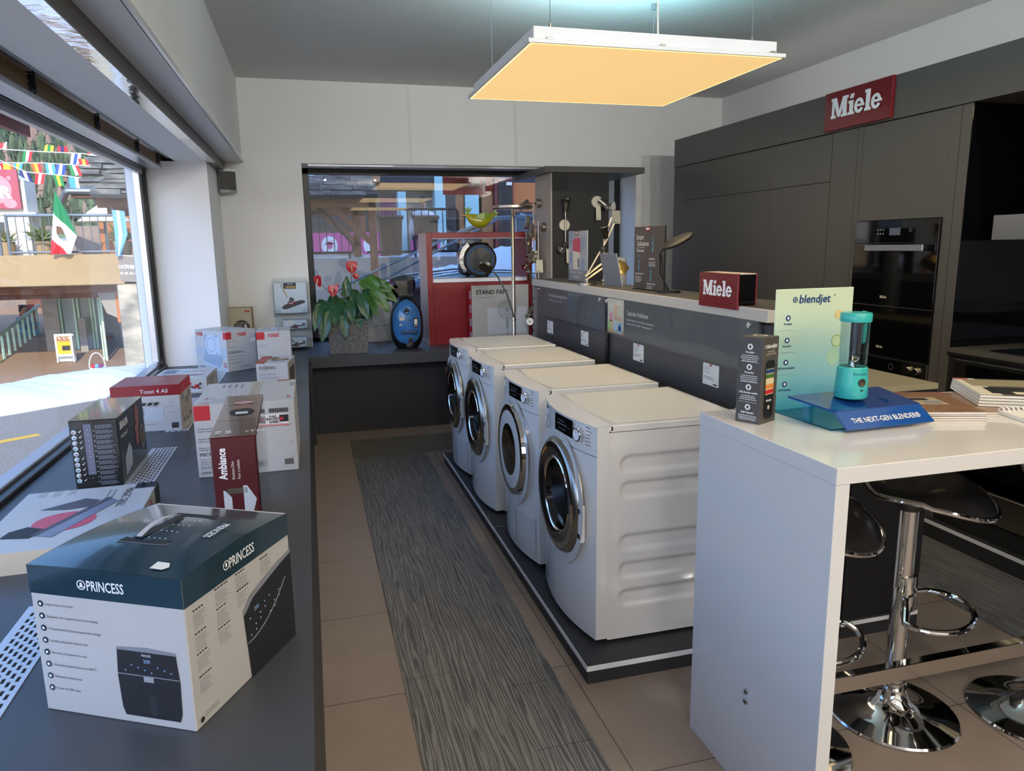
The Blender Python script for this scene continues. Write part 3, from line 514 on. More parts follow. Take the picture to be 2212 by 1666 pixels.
# -- slicer carton
w_, d_, h_ = .359, .255, .291
t, b, fc = carton('slicer_carton', 'white carton turned cornerwise with food slicer picture and red corner square', (-.62, 5.729), -.843, w_, d_, h_, 'carton_white')
F = fc['front']; b.rect(F, 0, w_, .1, .17, M('kitchen_blur', 'aab4bd', .6), .0008); b.text(F, 'rotel', .02, .25, .05, 'red_print', sx=.75, bold=.02); b.ell(F, .19, .19, .075, .08, M('blade', 'b7c4d2', .25), .0014, 36); b.ring(F, .19, .19, .05, .053, 'print_grey', .0018); b.rect(F, .11, .27, .11, .26, M('slicer_body', '93a3b5', .35), .0011)
b.rect(F, .255, .29, .10, .25, 'blade', .0016); b.shape(F, [(.07, .05), (.25, .02), (.30, .07), (.3, .12), (.1, .12)], 'slicer_body', .0019); b.shape(F, [(.07, .05), (.25, .02), (.25, .035), (.08, .065)], 'blade', .0022); b.ring(F, .33, .05, .012, .018, 'red_print', .0012); b.lines(F, .03, .02, .1, 1, .01, .006, 'print_black'); b.rect(F, w_-.03, w_, .235, .285, 'red_print', .001)
F = fc['right']; b.rect(F, 0, .045, .235, .285, 'red_print', .001); b.text(F, 'rotel', .10, .25, .05, 'red_print', sx=.75, bold=.02); b.text(F, 'SLICERUNIVERSAL', .01, .13, .018, 'print_black', sx=.9)
for y in (.215, .175, .145, .105, .085, .06): b.lines(F, .01, y, .16 if y < .12 else .08, 1, .01, .004, 'print_grey')
b.lines(F, .10, .03, .12, 2, .012, .006, 'print_grey'); b.rect(F, .2, .25, .2, .23, 'paper', .001); b.lines(F, .2, .225, .045, 2, .012, .006, 'print_black'); b.build('carton', t)
# -- second white carton with red square
w_, d_, h_ = .230, .298, .296
t, b, fc = carton('appliance_carton', 'upright white carton with red square, right of the slicer carton', (-.268, 5.53), .011, w_, d_, h_, 'carton_white'); F = fc['front']
b.rect(F, 0, .055, .24, .292, 'red_print', .001); b.text(F, 'rotel', .08, .255, .05, 'red_print', sx=.75, bold=.02); b.lines(F, .01, .2, .06, 2, .012, .003, 'print_grey'); b.lines(F, .01, .13, .04, 2, .012, .003, 'print_grey'); b.tube([(.205, .235, .001), (.22, .225, .001)], .001, 'print_grey', 4, F=F)
F = fc['top']; b.lines(F, .04, .2, .04, 3, .03, .01, 'print_grey'); b.rect(F, .1, .14, .05, .24, 'plate_shadow', .001); b.lines(F, .15, .2, .06, 4, .03, .008, 'print_grey'); b.build('carton', t)
# -- carton with sawtooth red edge
w_, d_, h_ = .190, .313, .171
t, b, fc = carton('raclette_carton', 'small white carton with sawtooth red edge and grilled food on top', (-.236, 4.844), -.118, w_, d_, h_, 'carton_white'); F = fc['top']
for i in range(9): b.ell(F, .10+random.uniform(-.04, .05), .17+random.uniform(-.04, .05), .03, .03, (M('food_brown', '7d6a52', .7), M('food_dark', '544a3c', .7), M('food_tan', 'a98c62', .7))[i % 3], .001+i*.0001, 9)
b.ring(F, .1, .27, .028, .03, 'print_grey', .001, ky=.4); b.ring(F, .15, .27, .028, .03, 'print_grey', .001, ky=.4); b.lines(F, .07, .07, .045, 1, .01, .006, 'red_print', 0); b.lines(F, .125, .07, .045, 1, .01, .006, 'red_print', 0); b.lines(F, .07, .04, .1, 1, .01, .008, 'print_grey')
F = fc['front']; b.text(F, 'KOENIG', .02, .135, .024, 'print_black', sx=1.1, bold=.01); b.ell(F, .052, .158, .0025, .0025, 'print_black'); b.rect(F, .02, .09, .128, .1295, 'gold')
for k, y in enumerate((.105, .082, .06, .04)): b.lines(F, .02, y, .14, 2, .009, .003, 'print_grey')
b.rect(fc['right'], .05, .26, .03, .13, M('photo_dark', '5b5348', .6), .001); b.build('carton', t)
g = MB(); R2 = [(-w_/2-.002, -d_/2)]+[p for k in range(5) for p in ((-w_/2+.004, -d_/2+.06*k+.01), (-w_/2-.016, -d_/2+.06*k+.05))]+[(-w_/2, d_/2), (-w_/2+.05, d_/2), (-w_/2+.05, -d_/2)]; g.prism(Matrix.Translation((0, 0, h_)), R2[::-1], M('flap_red', 'a8432f', .5), .0003, .0015)
FT = rot_f(Matrix.Translation((-w_/2+.02, -.1, h_+.0015)), PI/2); g.lines(FT, 0, 0, .2, 3, .012, .004, 'pale_print'); g.build('top_flap', t)
# -- big white microwave carton
w_, d_, h_ = .369, .475, .284
t, b, fc = carton('microwave_carton', 'biggest white carton, red square on the corner and packing tape over the middle', (-.270, 3.154), -.002, w_, d_, h_, 'carton_white'); F = fc['front']
b.rect(F, .002, .06, .225, .282, 'red_print', .001)
for i, (y, s) in enumerate(((.19, '6 livelli di potenza più funzione grill'), (.18, '6 power levels plus grill function'), (.15, 'Funzione di sbrinamento'), (.14, 'Defrost function'), (.115, 'Piatto di cottura da 24 cm'), (.107, 'Cooking area 24 cm'))): b.text(F, s, .012, y, .0085, 'print_black')
b.text(F, 'MICROWAVEOVEN', .012, .085, .019, 'print_black'); b.lines(F, .012, .07, .07, 2, .01, .004, 'print_grey'); b.lines(F, .012, .052, .07, 2, .01, .004, 'print_grey'); b.text(F, 'www.rotel.ch', .012, .035, .008, 'print_black'); b.text(F, 'SONS', .012, .014, .014, 'print_black')
for k in range(24): b.rect(F, .272+k*.003, .2735+k*.003+.0006*(k % 3), .238, .255, 'print_black')
for k in range(14): b.rect(F, .318+k*.0025, .3195+k*.0025, .026, .05, 'print_black')
b.rect(F, .26, .345, .185, .232, 'paper', .001); b.text(F, 'rotel', .272, .22, .013, 'print_black', bold=.03, z=.0016); b.text(F, 'RACKET', .262, .208, .015, 'print_black', bold=.04, sx=.9, z=.0016); b.text(F, 'GAMES', .27, .197, .012, 'print_black', bold=.04, z=.0016); b.rect(F, .31, .344, .2, .228, 'print_black', .0014); b.ell(F, .318, .213, .008, .006, 'red_print', .0018); b.rect(F, .26, .345, .185, .188, 'red_print', .0014); b.rect(F, .26, .345, .189, .194, 'pale_print', .0015)
for y in (.24, .18, .11, .045):
    for x in (.335, .345): b.tube([(x, y, .0006), (x+.012, y+.014, .0006)], .0007, 'print_grey', 4, F=F)
F = fc['top']
for k in range(4): b.lines(rot_f(F @ Matrix.Translation((.07+.025*k, .42, 0)), -PI/2), 0, 0, .09, 1, .01, .007, 'print_grey', .3)
b.lines(F, .03, .14, .03, 3, .02, .01, 'pale_print'); b.ell(F, .035, .05, .02, .01, 'pale_print', .001); b.lines(F, .06, .1, .14, 5, .014, .003, 'plate_shadow'); b.text(rot_f(F @ Matrix.Translation((.345, .40, 0)), -PI/2), 'MICRO', 0, 0, .03, 'print_grey', sx=.9); b.text(rot_f(F @ Matrix.Translation((.34, .1, 0)), -PI/2), 'rotel', 0, 0, .03, 'red_print', sx=.8); b.rect(F, .0, .06, .0, .012, M('flap_rose', 'd68f80', .6), .0011); b.rect(F, .29, .345, .455, .475, 'flap_red', .0011); b.rect(F, .205, .207, .0, d_, 'print_grey', .0007)
b.build('carton', t, sharp=30); g = MB(); g.box(.005, .045, -d_/2, d_/2, h_+.0009, h_+.0013, glassM('packing_tape_clear', (.9, .9, .88), 1.25, .1)); g.build('packing_tape', t)
# -- tall brown raclette oven carton
w_, d_, h_ = .112, .57, .38
t, b, fc = carton('raclette_oven_carton', 'tall dark red carton with carry hole, standing before the big white carton', (-.225, 2.268), .02, w_, d_, h_, M('carton_maroon', '4d141c', .4, var=.06, coat=.15)); F = fc['front']
FV = F @ Matrix.Translation((.05, .10, 0)) @ Matrix.Rotation(PI/2, 4, 'Z'); b.text(FV, 'Ambiance', .165, .015, .028, 'white', sx=.76, bold=.03); b.text(FV, 'Raclette-Ofen', .165, -.004, .011, 'paper', sx=.8); b.text(FV, 'Four à raclette', .165, -.018, .011, 'paper', sx=.8)
G = F @ Matrix.Translation((-.008, .085, 0)); b.shape(G, [(.03, .04), (.05, .06), (.05, .13), (.035, .15), (.03, .15)], 'plate_shadow', .001); b.rect(G, .04, .09, .14, .155, 'nickel', .001); b.shape(G, [(.08, .06), (.1, .08), (.112, .12), (.09, .16), (.08, .16)], 'plate_shadow', .001); b.ell(G, .07, .06, .02, .025, 'photo_dark', .0012); b.ell(G, .068, .045, .014, .012, 'food_tan', .0015)
b.rect(fc['right'], 0, d_, 0, h_, 'carton_maroon', .0004); b.build('carton', t)
g = MB(); g.box(-w_/2-.0005, w_/2+.0005, -d_/2-.0005, d_/2, h_, h_+.0015, M('carton_cocoa', '5e473f', .22, var=.25, scale=7, coat=.5)); F = faces_of(w_, d_, h_+.0015)['top']; g.ell(F, .06, .36, .03, .06, M('smear', '8d7060', .6), .0005); g.ell(F, .062, .3, .035, .05, 'print_black', .0008); g.rect(F, .045, .08, .27, .33, M('hole_inside', 'cfd3d0', .6), .0012); g.rect(F, .04, .085, .30, .345, 'black', .0014)
g.text(F, 'tTM', .085, .03, .03, 'paper', z=.0012); g.lines(F, .01, .05, .05, 2, .02, .012, 'paper'); g.ell(F, .06, .44, .03, .02, 'pale_print', .0012); g.text(F, 'raclette', .06, .437, .012, 'red_print', 'C', z=.0018)
for y in (.19, .41): g.rect(F, 0, w_, y, y+.002, 'black', .001)
g.build('top_flap', t)
g = MB(); g.box(w_/2+.0006, w_/2+.003, -d_/2, d_/2-.01, .0, h_*.98, glassM('plastic_wrap', (.9, .88, .86), 1.35, .12)); g.build('plastic_wrap', t)
# -- beige carton in the corner
w_, d_, h_ = .186, .11, .385
t, b, fc = carton('coffee_grinder_carton', 'upright beige carton with dark round label in the far left corner', (-.575, 6.60), -.05, w_, d_, h_, M('carton_sand', 'c6bda6', .5)); F = fc['front']
b.ell(F, .1, .215, .065, .065, M('disc_dark', '4d4842', .6), .001, 36); b.text(F, 'Food blender N20', .1, .25, .014, 'paper', 'C', z=.0016); b.lines(F, .055, .235, .05, 7, .011, .004, 'paper', .2, .0016); b.rect(F, .12, .14, .18, .24, 'paper', .0016); b.text(F, 'eta', .13, .345, .035, 'red_print', bold=.03); b.rect(F, .035, .075, .12, .17, 'paper', .0018); b.tube([(.035, .12, .002), (.075, .12, .002), (.075, .17, .002), (.035, .165, .002)], .001, 'print_grey', 4, True, F=F)
for e in ((0, .002, 0, h_), (w_-.002, w_, 0, h_), (0, w_, h_-.003, h_)): b.rect(F, *e, 'print_black', .001)
b.rect(fc['right'], 0, d_, 0, h_, 'carton_brown', .0006); b.build('carton', t)
# -- dark blue flat carton
w_, d_, h_ = .215, .16, .2
t, b, fc = carton('blue_carton', 'dark blue carton with grey top behind the slicer carton', (-.405, 6.33), -.02, w_, d_, h_, M('carton_blue', '1f2f55', .4)); b.rect(fc['top'], 0, w_, 0, d_, M('carton_slate', '6a6d70', .4), .0006)
for x in (.03, .14): b.rect(fc['top'], x, x+.05, .02, .07, 'paper', .001); b.rect(fc['top'], x, x+.05, .09, .13, 'plate_shadow', .001)
b.text(fc['front'], 'AEG', .1, .15, .04, M('print_sky', '6ca0d8', .5)); b.build('carton', t)
# -- acrylic rack with floor-nozzle cartons on the wall
t = thing('acrylic_rack', 'clear acrylic wall rack holding the floor-nozzle cartons left of the back window', 'rack', (-.16, 6.698, .70))
b = MB(); b.box(-.15, .15, -.006, -.002, .0, .62, ACR); b.build('back_sheet', t)
def nozzle_art(b, F, w_, h_, k=1.):
    b.shape(F, [(w_*.22, h_*.20), (w_*.3, h_*.28), (w_*.8, h_*.42), (w_*.92, h_*.40), (w_*.93, h_*.33), (w_*.35, h_*.13), (w_*.24, h_*.14)], M('nozzle_dark', '35323a', .4), .001); b.shape(F, [(w_*.4, h_*.3), (w_*.48, h_*.52), (w_*.56, h_*.5), (w_*.62, h_*.4)], 'nozzle_dark', .0012); b.ring(F, w_*.52, h_*.4, w_*.05, w_*.07, 'print_grey', .0018, ky=.6)
    b.tube([(w_*.42, h_*.5, .0012), (w_*.32, h_*.72, .0012), (w_*.24, h_*.95, .0012)], w_*.025, 'nickel', 6, F=F)
for z, h, d_, wd, x, lab in ((.325, .262, .12, .27, .0, 'pale blue floor-nozzle carton in the top tray of the acrylic rack'), (.19, .075, .12, .2, .02, 'small floor-nozzle carton in the middle tray of the acrylic rack'), (.03, .085, .12, .18, .02, 'small floor-nozzle carton in the lowest tray of the acrylic rack')):
    g = MB(); g.box(-.145, .145, -.15, -.006, z-.006, z-.002, ACR); g.box(-.145, -.09, -.153, -.149, z-.006, z+.03, ACR); g.box(.09, .145, -.153, -.149, z-.006, z+.03, ACR); g.build('tray', t)
    c = MB(); w2 = wd; c.box(-w2/2, w2/2, -d_/2, d_/2, 0, h, M('carton_ice', 'b7cad8', .4, coat=.2), .002); F = faces_of(w2, d_, h)['front']
    c.rect(F, .004, w2-.004, .06*h/.26, h-.004, M('art_ice', 'c8d8e4', .4), .0006); nozzle_art(c, F, w2, h)
    if h > .2: c.rect(F, .08, .185, h-.055, h-.004, M('ink', '2b3042', .5), .0013); c.text(F, 'AllTeQ', .135, h-.02, .014, 'white', 'C', z=.002); c.rect(F, .1, .18, h-.05, h-.03, 'food_tan', .0016); c.rect(F, .105, .17, .075, .092, 'red_sign', .0016); slab_word(c, F @ Matrix.Translation((.117, .079, 0)), .010, 'white', .002, .0004); c.lines(F, .06, .02, .06, 1, .01, .006, 'white')
    else: c.rect(F, w2*.42, w2*.62, .006, .014, 'red_sign', .0016); c.rect(F, w2*.8, w2*.92, h*.45, h*.6, 'ink', .0016)
    c.build('nozzle_carton', None, (-.16+x, 6.62, .70+z-.002), 0, label=lab, category='box')
# ---------------------------------------------------------------- things on the back counter
t = thing('potted_anthurium', 'red-flowered anthurium in a grey woven square pot on the back counter', 'potted plant', (.294, 6.325, ZS), -.053)
b = MB(); W = .347; 
for z0, z1, s0, s1 in ((0, .285, .155, .172),):
    n = 8
    def ringpt(q, s):   # rounded square outline
        a = 2*PI*q; c, d = math.cos(a), math.sin(a); k = max(abs(c), abs(d)); f = .88+.12*k; return (c/k*s*f if k else 0, d/k*s*f)
    b.grid(lambda u, v: (*ringpt(u, .158+.014*v), .285*v), 48, 6, 'wicker'); b.grid(lambda u, v: (*ringpt(u, .172-.018*v), .285), 48, 1, 'wicker'); b.grid(lambda u, v: (*ringpt(u, .156*(1-v)+.001), .245), 48, 1, M('soil', '33261c', .95, var=.3, bump=.5))
    b.grid(lambda u, v: (*ringpt(u, .154), .245+.04*v), 48, 1, 'wicker')
b.build('pot', t, sharp=60)
LEAF = M('leaf_green', '234f2c', .32, var=.3, scale=14, coat=.2); LEAF2 = M('leaf_lime', '3f6d26', .32, var=.25, scale=14, coat=.2); STEM = M('stem_green', '6b7a3e', .5); SPA = M('spathe_red', 'b3121f', .22, var=.12, coat=.5); SPX = M('spadix', 'dcb48c', .5)
def blade(b, base, tip, wid, nrm, mat, fold=.25, droop=.12, spathe=False):
    base, tip = Vector(base), Vector(tip); ax = tip-base; L = ax.length; ax.normalize(); nrm = Vector(nrm); nrm = (nrm-ax*nrm.dot(ax)).normalized(); sd = ax.cross(nrm)
    def fn(u, v):
        s = u*2-1; a = v; # heart-shaped outline
        half = wid*.5*(max(0, math.sin(PI*min(1, (a+.12)/1.12)**.62))**.8)*(1 if a > 0 else 0)
        back = -.22*L*(abs(s)**1.2)*max(0, 1-a*2.2)
        p = base+ax*(a*L+back*(1 if abs(s) > .05 else 0))+sd*(s*half)+nrm*(fold*abs(s)*half-droop*L*a*a+.02*L*math.cos(9*a+4*s)*abs(s)); return p[:]
    b.grid(fn, 10, 14, mat)
soil = Vector((0, 0, .25))
def leaf(bx, by, bz, tx, ty, tz, wid, nrm=(0, -1, .25), mat=LEAF, fold=.25):
    b = MB(); P = Vector((bx, by, bz)); r0 = soil+Vector((bx*.35, by*.35, 0)); m = (r0+P)/2+Vector((0, 0, .05)); b.tube([r0[:], m[:], P[:]], .0032, STEM, 6); blade(b, P, (tx, ty, tz), wid, nrm, mat, fold); b.build('leaf', t, sharp=60)
rl = random.Random(11)
LV = [(-.22, -.12, .38, -.27, -.2, .20, .085), (-.15, -.17, .32, -.22, -.24, .10, .09), (-.13, -.1, .40, -.12, -.19, .25, .08), (-.03, -.19, .29, -.02, -.245, .13, .075), (-.05, -.08, .42, -.04, -.18, .28, .085), (.03, -.13, .41, .035, -.21, .26, .085), (.0, -.05, .49, .015, -.04, .64, .08), (.12, -.14, .46, .16, -.22, .28, .095), (.09, -.16, .28, .10, -.2, .21, .06), (.17, 0, .50, .20, -.1, .37, .08), (.05, .0, .45, .08, -.1, .32, .075), (-.1, .05, .45, -.16, -.05, .33, .085), (.07, -.02, .5, .05, -.08, .39, .075), (-.18, -.05, .36, -.2, -.15, .25, .07), (-.08, -.14, .36, -.11, -.22, .24, .07), (.16, -.1, .36, .2, -.16, .27, .07), (.06, -.1, .34, .05, -.18, .25, .065), (-.2, .04, .42, -.24, -.04, .33, .07), (.02, .05, .52, -.0, .0, .42, .07)]
for a in LV: leaf(*a)
for a in [(.20, .02, .60, .29, -.05, .46, .10), (.25, .05, .58, .39, -.0, .48, .09), (.15, .04, .58, .19, .0, .46, .085), (.24, -.06, .50, .35, -.12, .33, .105), (.28, .08, .56, .41, .05, .52, .085), (.28, -.02, .47, .33, -.07, .33, .08), (.3, .04, .52, .43, -.02, .40, .085), (.18, -.05, .44, .25, -.13, .31, .085)]: leaf(*a, mat=LEAF2)
def flower(x, y, z, r, nrm=(0, -1, .1), up=(0, 0, 1)):
    b = MB(); P = Vector((x, y, z)); r0 = soil+Vector((x*.2, y*.2, 0)); b.tube([r0[:], ((r0+P)/2+Vector((.01, .0, .06)))[:], P[:]], .003, STEM, 6)
    u = Vector(up); blade(b, P-u*r*.55, P+u*r*.95, r*1.55, nrm, SPA, .12, .05); n = Vector(nrm).normalized(); b.tube([(P-u*r*.3+n*.004)[:], (P+n*r*.3+u*r*.2)[:], (P+n*r*.45+u*r*.55)[:]], [.005, .0055, .003], SPX, 8); b.build('flower', t, sharp=60)
flower(.058, -.02, .705, .062, up=(0, 0, -1)); flower(-.215, -.1, .60, .055, (-.7, -.7, .2), (.15, 0, -1)); flower(-.10, -.18, .525, .055, (-.2, -1, .3), (-.1, 0, -1)); flower(.09, -.02, .63, .035, (.2, -.9, .5), (.6, 0, -.7)); flower(-.07, -.17, .555, .03, (.3, -.8, .4), (.4, 0, -.8))
# white carton leaning behind the pot
w_, d_, h_ = .22, .1, .36
t, b, fc = carton('white_fan_carton', 'plain white carton with pale fan picture between plant pot and blue vacuum', (.615, 6.93), 0, .24, .12, .36, 'carton_white'); F = fc['front']
b.ring(F, .075, .285, .036, .038, 'print_grey', .001); b.ring(F, .075, .285, .01, .012, 'print_grey', .001); b.rect(F, .073, .077, .2, .25, 'print_grey', .001); b.ell(F, .075, .2, .03, .006, 'plate_shadow', .001)
for x in (.06, .14): b.lines(F, x, .15, .05, 2, .009, .004, 'print_black'); b.lines(F, x, .125, .06, 6, .009, .002, 'print_grey')
b.lines(F, .03, .03, .05, 1, .01, .004, 'print_grey'); b.build('carton', t)
# blue vacuum cleaner standing on its end
t = thing('vacuum_cleaner', 'blue canister vacuum cleaner standing on end on the back counter', 'vacuum cleaner', (.795, 6.36, ZS), -.08)
def vac(u, v, k=1., fy=1.):
    z = .445*v; wv = .142*k*(1-abs(2*v-.9)**3.2*.62)**.8 if v < 1 else 0; a = PI*(u); x = -math.cos(a)*wv; y = -math.sin(a)*.115*fy*(1-abs(2*v-.95)**4*.6); return (x, y, z)
b = MB(); b.grid(lambda u, v: vac(u, v*.995), 28, 24, 'black'); b.grid(lambda u, v: (vac(u, v*.995)[0], -.55*vac(u, v*.995)[1], .445*v*.995), 28, 24, 'black'); b.grid(lambda u, v: ((2*u-1)*vac(0, .995)[0], (v-.5)*.08, .4428), 2, 2, 'black'); b.grid(lambda u, v: (-(2*u-1)*vac(0, 0)[0], -vac(.5, 0)[1]*-(1-v*1.55), .001), 8, 3, 'black'); b.build('base_shell', t, sharp=60)
b = MB()
def cov(u, v):
    v2 = .10+.85*v; q = .05+.90*u; x, y, z = vac(q, v2, .96 if 0 < v < 1 else .9); return (x, y-.008*math.sin(PI*min(1, max(0, v))), z)
b.grid(cov, 24, 24, 'plastic_blue'); b.build('cover', t, sharp=60)
FV = frame((0, -.119, 0), (1, 0, 0), (0, 0, 1))
b = MB(); b.lathe([(.034, -.01), (.034, .012), (.026, .014), (.02, .006), (.018, -.01)], 'plastic_blue', 28, FV @ Matrix.Translation((.0, .33, -.003))); b.lathe([(.019, -.01), (.0, -.009)], 'black', 20, FV @ Matrix.Translation((0, .33, .008))); b.build('hose_inlet', t)
b = MB(); b.lathe([(.02, 0), (.02, .008), (.015, .01), (0, .01)], 'black', 24, FV @ Matrix.Translation((.025, .085, -.006))); b.ring(FV, .025, .085, .021, .025, 'plastic_blue', .003); b.build('power_dial', t)
b = MB(); b.box(-.055, .085, .128, .168, -.012, .003, M('vent_blue', '244a78', .5, var=.3, scale=160), .012, 3, F=FV)
for i in range(22):
    for j in range(5): b.ell(FV, -.045+.0058*i, .133+.0072*j, .0015, .0015, 'ink' if 'ink' in MATS else 'black', .0036, 6)
b.build('exhaust_grille', t)
b = MB(); b.rect(FV, -.066, -.022, .25, .275, 'tag', .003); b.rect(FV, -.065, -.045, .208, .22, 'tag', .003); b.rect(FV, .052, .093, .19, .27, 'black', .003); b.rect(FV, .06, .085, .215, .258, 'paper', .0036); b.rect(FV, .056, .089, .195, .21, 'print_grey', .0036); b.lines(FV, -.02, .232, .04, 1, .01, .003, 'paper', z=.003); b.ell(FV, .012, .25, .02, .007, 'ink', .003); b.build('sticker', t)
b = MB(); b.tube([(-.05, -.06, .42), (-.045, -.075, .448), (0, -.08, .456), (.045, -.075, .448), (.05, -.06, .42)], .011, 'black', 10); b.build('handle', t)
b = MB(); b.lathe([(.03, 0), (.035, .02), (.02, .03), (0, .03)], 'black', 20, frame((.02, -.1, .035), (1, 0, 0), (0, 0, 1))); b.ring(FV, .0, .035, .008, .011, 'print_grey', .014); b.build('front_caster', t)
# red display stand
t = thing('red_display_stand', 'red open display stand with white shelf, in front of the back window', 'display stand', (1.0, 6.42, ZS))
RW = .96; b = MB(); b.box(0, .05, 0, .45, 0, .985, 'red', .002); b.box(-.001, .0, .003, .45, 0, .985, M('side_lit', 'c9a79b', .35)); b.build('post', t)  # thin pale left face: light falling on the red post, painted on
b = MB(); b.box(RW-.05, RW, 0, .45, 0, .985, 'red', .002); b.build('post', t); b = MB(); b.box(.05, RW-.05, 0, .45, .935, .985, 'red', .002); b.box(.05, RW-.05, .0, .45, .931, .935, 'white'); b.build('top_board', t)
b = MB(); b.box(.05, RW-.05, .02, .44, 0, .55, 'red', .002); b.build('front_panel', t); b = MB(); b.box(.05, RW-.05, .004, .45, .552, .585, 'white', .002); b.build('shelf', t)
# black canister on the shelf
t = thing('canister_vacuum', 'black round canister vacuum with blue ring and chrome side on the red stand', 'vacuum cleaner', (1.50, 6.62, ZS+.585), -.05)
Fd = frame((0, -.15, .16), (1, 0, 0), (0, 0, 1))
b = MB(); b.lathe([(.15, -.26), (.155, -.1), (.15, -.02), (.135, 0), (.0, .0)], 'black', 40, Fd); b.box(-.155, .15, .02, .25, .012, .25, 'black', .05, 3); b.box(.03, .11, -.04, .22, .22, .31, 'black', .025, 2); b.box(-.12, -.05, -.03, .2, .24, .305, 'black', .025, 2); b.box(-.05, .04, -.0, .1, .255, .285, 'black', .01); b.build('body', t, sharp=40)
b = MB(); b.tube([(.115*math.cos(2*PI*i/40), .115*math.sin(2*PI*i/40), .002) for i in range(40)], .006, M('ring_blue', '28629c', .3), 8, True, F=Fd); b.lathe([(.109, .003), (.0, .005)], M('disc_black', '1a1c20', .3), 40, Fd); b.build('blue_ring', t)
b2 = MB()
b2.grid(lambda u, v: (-.015-.172*math.cos(-.75+1.75*u), -.12+.17*v, .165+.172*math.sin(-.75+1.75*u)), 20, 4, 'foil'); b2.grid(lambda u, v: (-.015-(.172-.05*v)*math.cos(-.75+1.75*u), -.12, .165+(.172-.05*v)*math.sin(-.75+1.75*u)), 20, 2, 'foil'); b2.build('chrome_side', t, sharp=50)
for x in (-.09, .09): b = MB(); b.lathe([(.02, 0), (.02, .02), (0, .02)], 'black', 14, Matrix.Translation((x, .05, .0))); b.build('foot', t)
# yellow bird
t = thing('bird_ornament', 'glossy yellow-green bird ornament perched on top of the red stand', 'ornament', (1.50, 6.5, ZS+.985), 0)
YB = M('bird_yellow', 'a8a31c', .18, var=.1, coat=.6); GB = M('bird_green', '7d9a35', .3)
def bird(u, v):
    x = -.135+.27*u; top = .158+.012*(2*u-1)**2; bot = .158-.125*max(0, math.sin(PI*min(1, max(0, u*.98+.01))))**.75; c = (top+bot)/2; h = (top-bot)/2; th = .045*max(.02, math.sin(PI*u))**.7; a = 2*PI*v; return (x, th*math.cos(a), c+h*math.sin(a))
b = MB(); b.grid(bird, 26, 22, YB); b.build('body', t, sharp=70)
b = MB(); b.lathe([(.012, 0), (.0, .05)], M('beak_tan', 'c39a62', .4), 10, frame((-.128, 0, .15), (0, 0, 1), (0, 1, 0))); b.build('beak', t)
b = MB()
for dx, tz in ((-.02, .06), (.0, .065), (.022, .055)): b.grid(lambda u, v, dx=dx, tz=tz: (-.105+dx*v*1.6+(u-.5)*.022*math.sin(PI*min(1, .15+.85*v)), .003*math.sin(9*v), .165+tz*v), 4, 6, GB)
b.build('crest', t)
b = MB()
for dx, dz in ((.05, .045), (.065, .015), (.055, -.02)): b.grid(lambda u, v, dx=dx, dz=dz: (.115+dx*v, .003, .158+dz*v+(u-.5)*.026*math.sin(PI*min(1, .2+.8*v))), 4, 6, GB)
b.build('tail', t)
b = MB(); b.grid(lambda u, v: (-.04+.14*u, -.057+.012*abs(2*u-1), .135+.012*u+(v-.5)*.055*math.sin(PI*min(1, .1+.85*u))**.7), 14, 5, GB); b.build('wing', t)
b = MB()
for x in (-.006, .008): b.tube([(x, 0, .0), (x, 0, .045)], .002, 'beak_tan', 6)
b.box(-.03, .03, -.02, .02, 0, .003, 'beak_tan'); b.build('leg', t)
# stand fan carton
w_, d_, h_ = .52, .13, .527
t, b, fc = carton('stand_fan_carton', 'tall white carton with a pedestal fan picture and red side panel', (1.613, 6.32), .015, w_, d_, h_, 'carton_white'); F = fc['front']
b.text(F, 'STAND FAN', .04, .45, .052, 'print_black', bold=.025); b.lines(F, .04, .42, .17, 1, .01, .004, 'print_grey', 0)
for r in (.02, .03, .04, .05, .06, .07, .08): b.ring(F, .32, .31, r, r+(.0025 if r < .08 else .005), 'print_grey', .001, 36)
b.ell(F, .32, .31, .018, .018, M('fan_grey', '9aa3ad', .5), .0014); b.rect(F, .315, .325, .19, .24, 'fan_grey', .001); b.rect(F, .3175, .3225, .02, .2, 'print_grey', .0012); b.rect(F, .31, .33, .15, .23, 'fan_grey', .0013); b.rect(F, .14, .50, .1, .33, M('fan_shade', 'c9ced6', .5), .0006)
b.rect(F, .03, .06, .003, .02, 'print_black', .001); b.rect(fc['left'], 0, d_, 0, h_, 'red_print', .0006)
for k in range(4): b.rect(fc['left'], .05, .11, .05+.12*k, .12+.12*k, 'plate_shadow', .001)
b.rect(fc['top'], 0, w_, 0, d_, 'red_print', .0006); b.build('carton', t)
# wall speaker
t = thing('wall_speaker', 'small white speaker with dark grille in the upper left corner', 'speaker', (-.60, 6.60, 2.045), .45)
b = MB(); b.prism(Matrix.Identity(4), [(-.06, .05), (-.07, -.03), (0, -.055), (.07, -.03), (.06, .05)], 'grey_plastic', -.02, .0); b.prism(Matrix.Identity(4), [(-.06, .05), (-.07, -.03), (0, -.055), (.07, -.03), (.06, .05)], 'white', .15, .168); b.prism(Matrix.Identity(4), [(-.058, .05), (-.066, -.027), (0, -.05), (.066, -.027), (.058, .05)], 'grey_plastic', .0, .15); b.build('cabinet', t)
b = MB(); b.grid(lambda u, v: (-.066+.132*u, -.0275-.026*(1-(2*u-1)**2), .004+.142*v), 12, 1, M('speaker_cloth', '5b5856', .7, var=.2, scale=300)); b.build('grille', t); b = MB(); b.box(-.02, .02, .05, .1, .05, .1, 'black'); b.build('bracket', t)
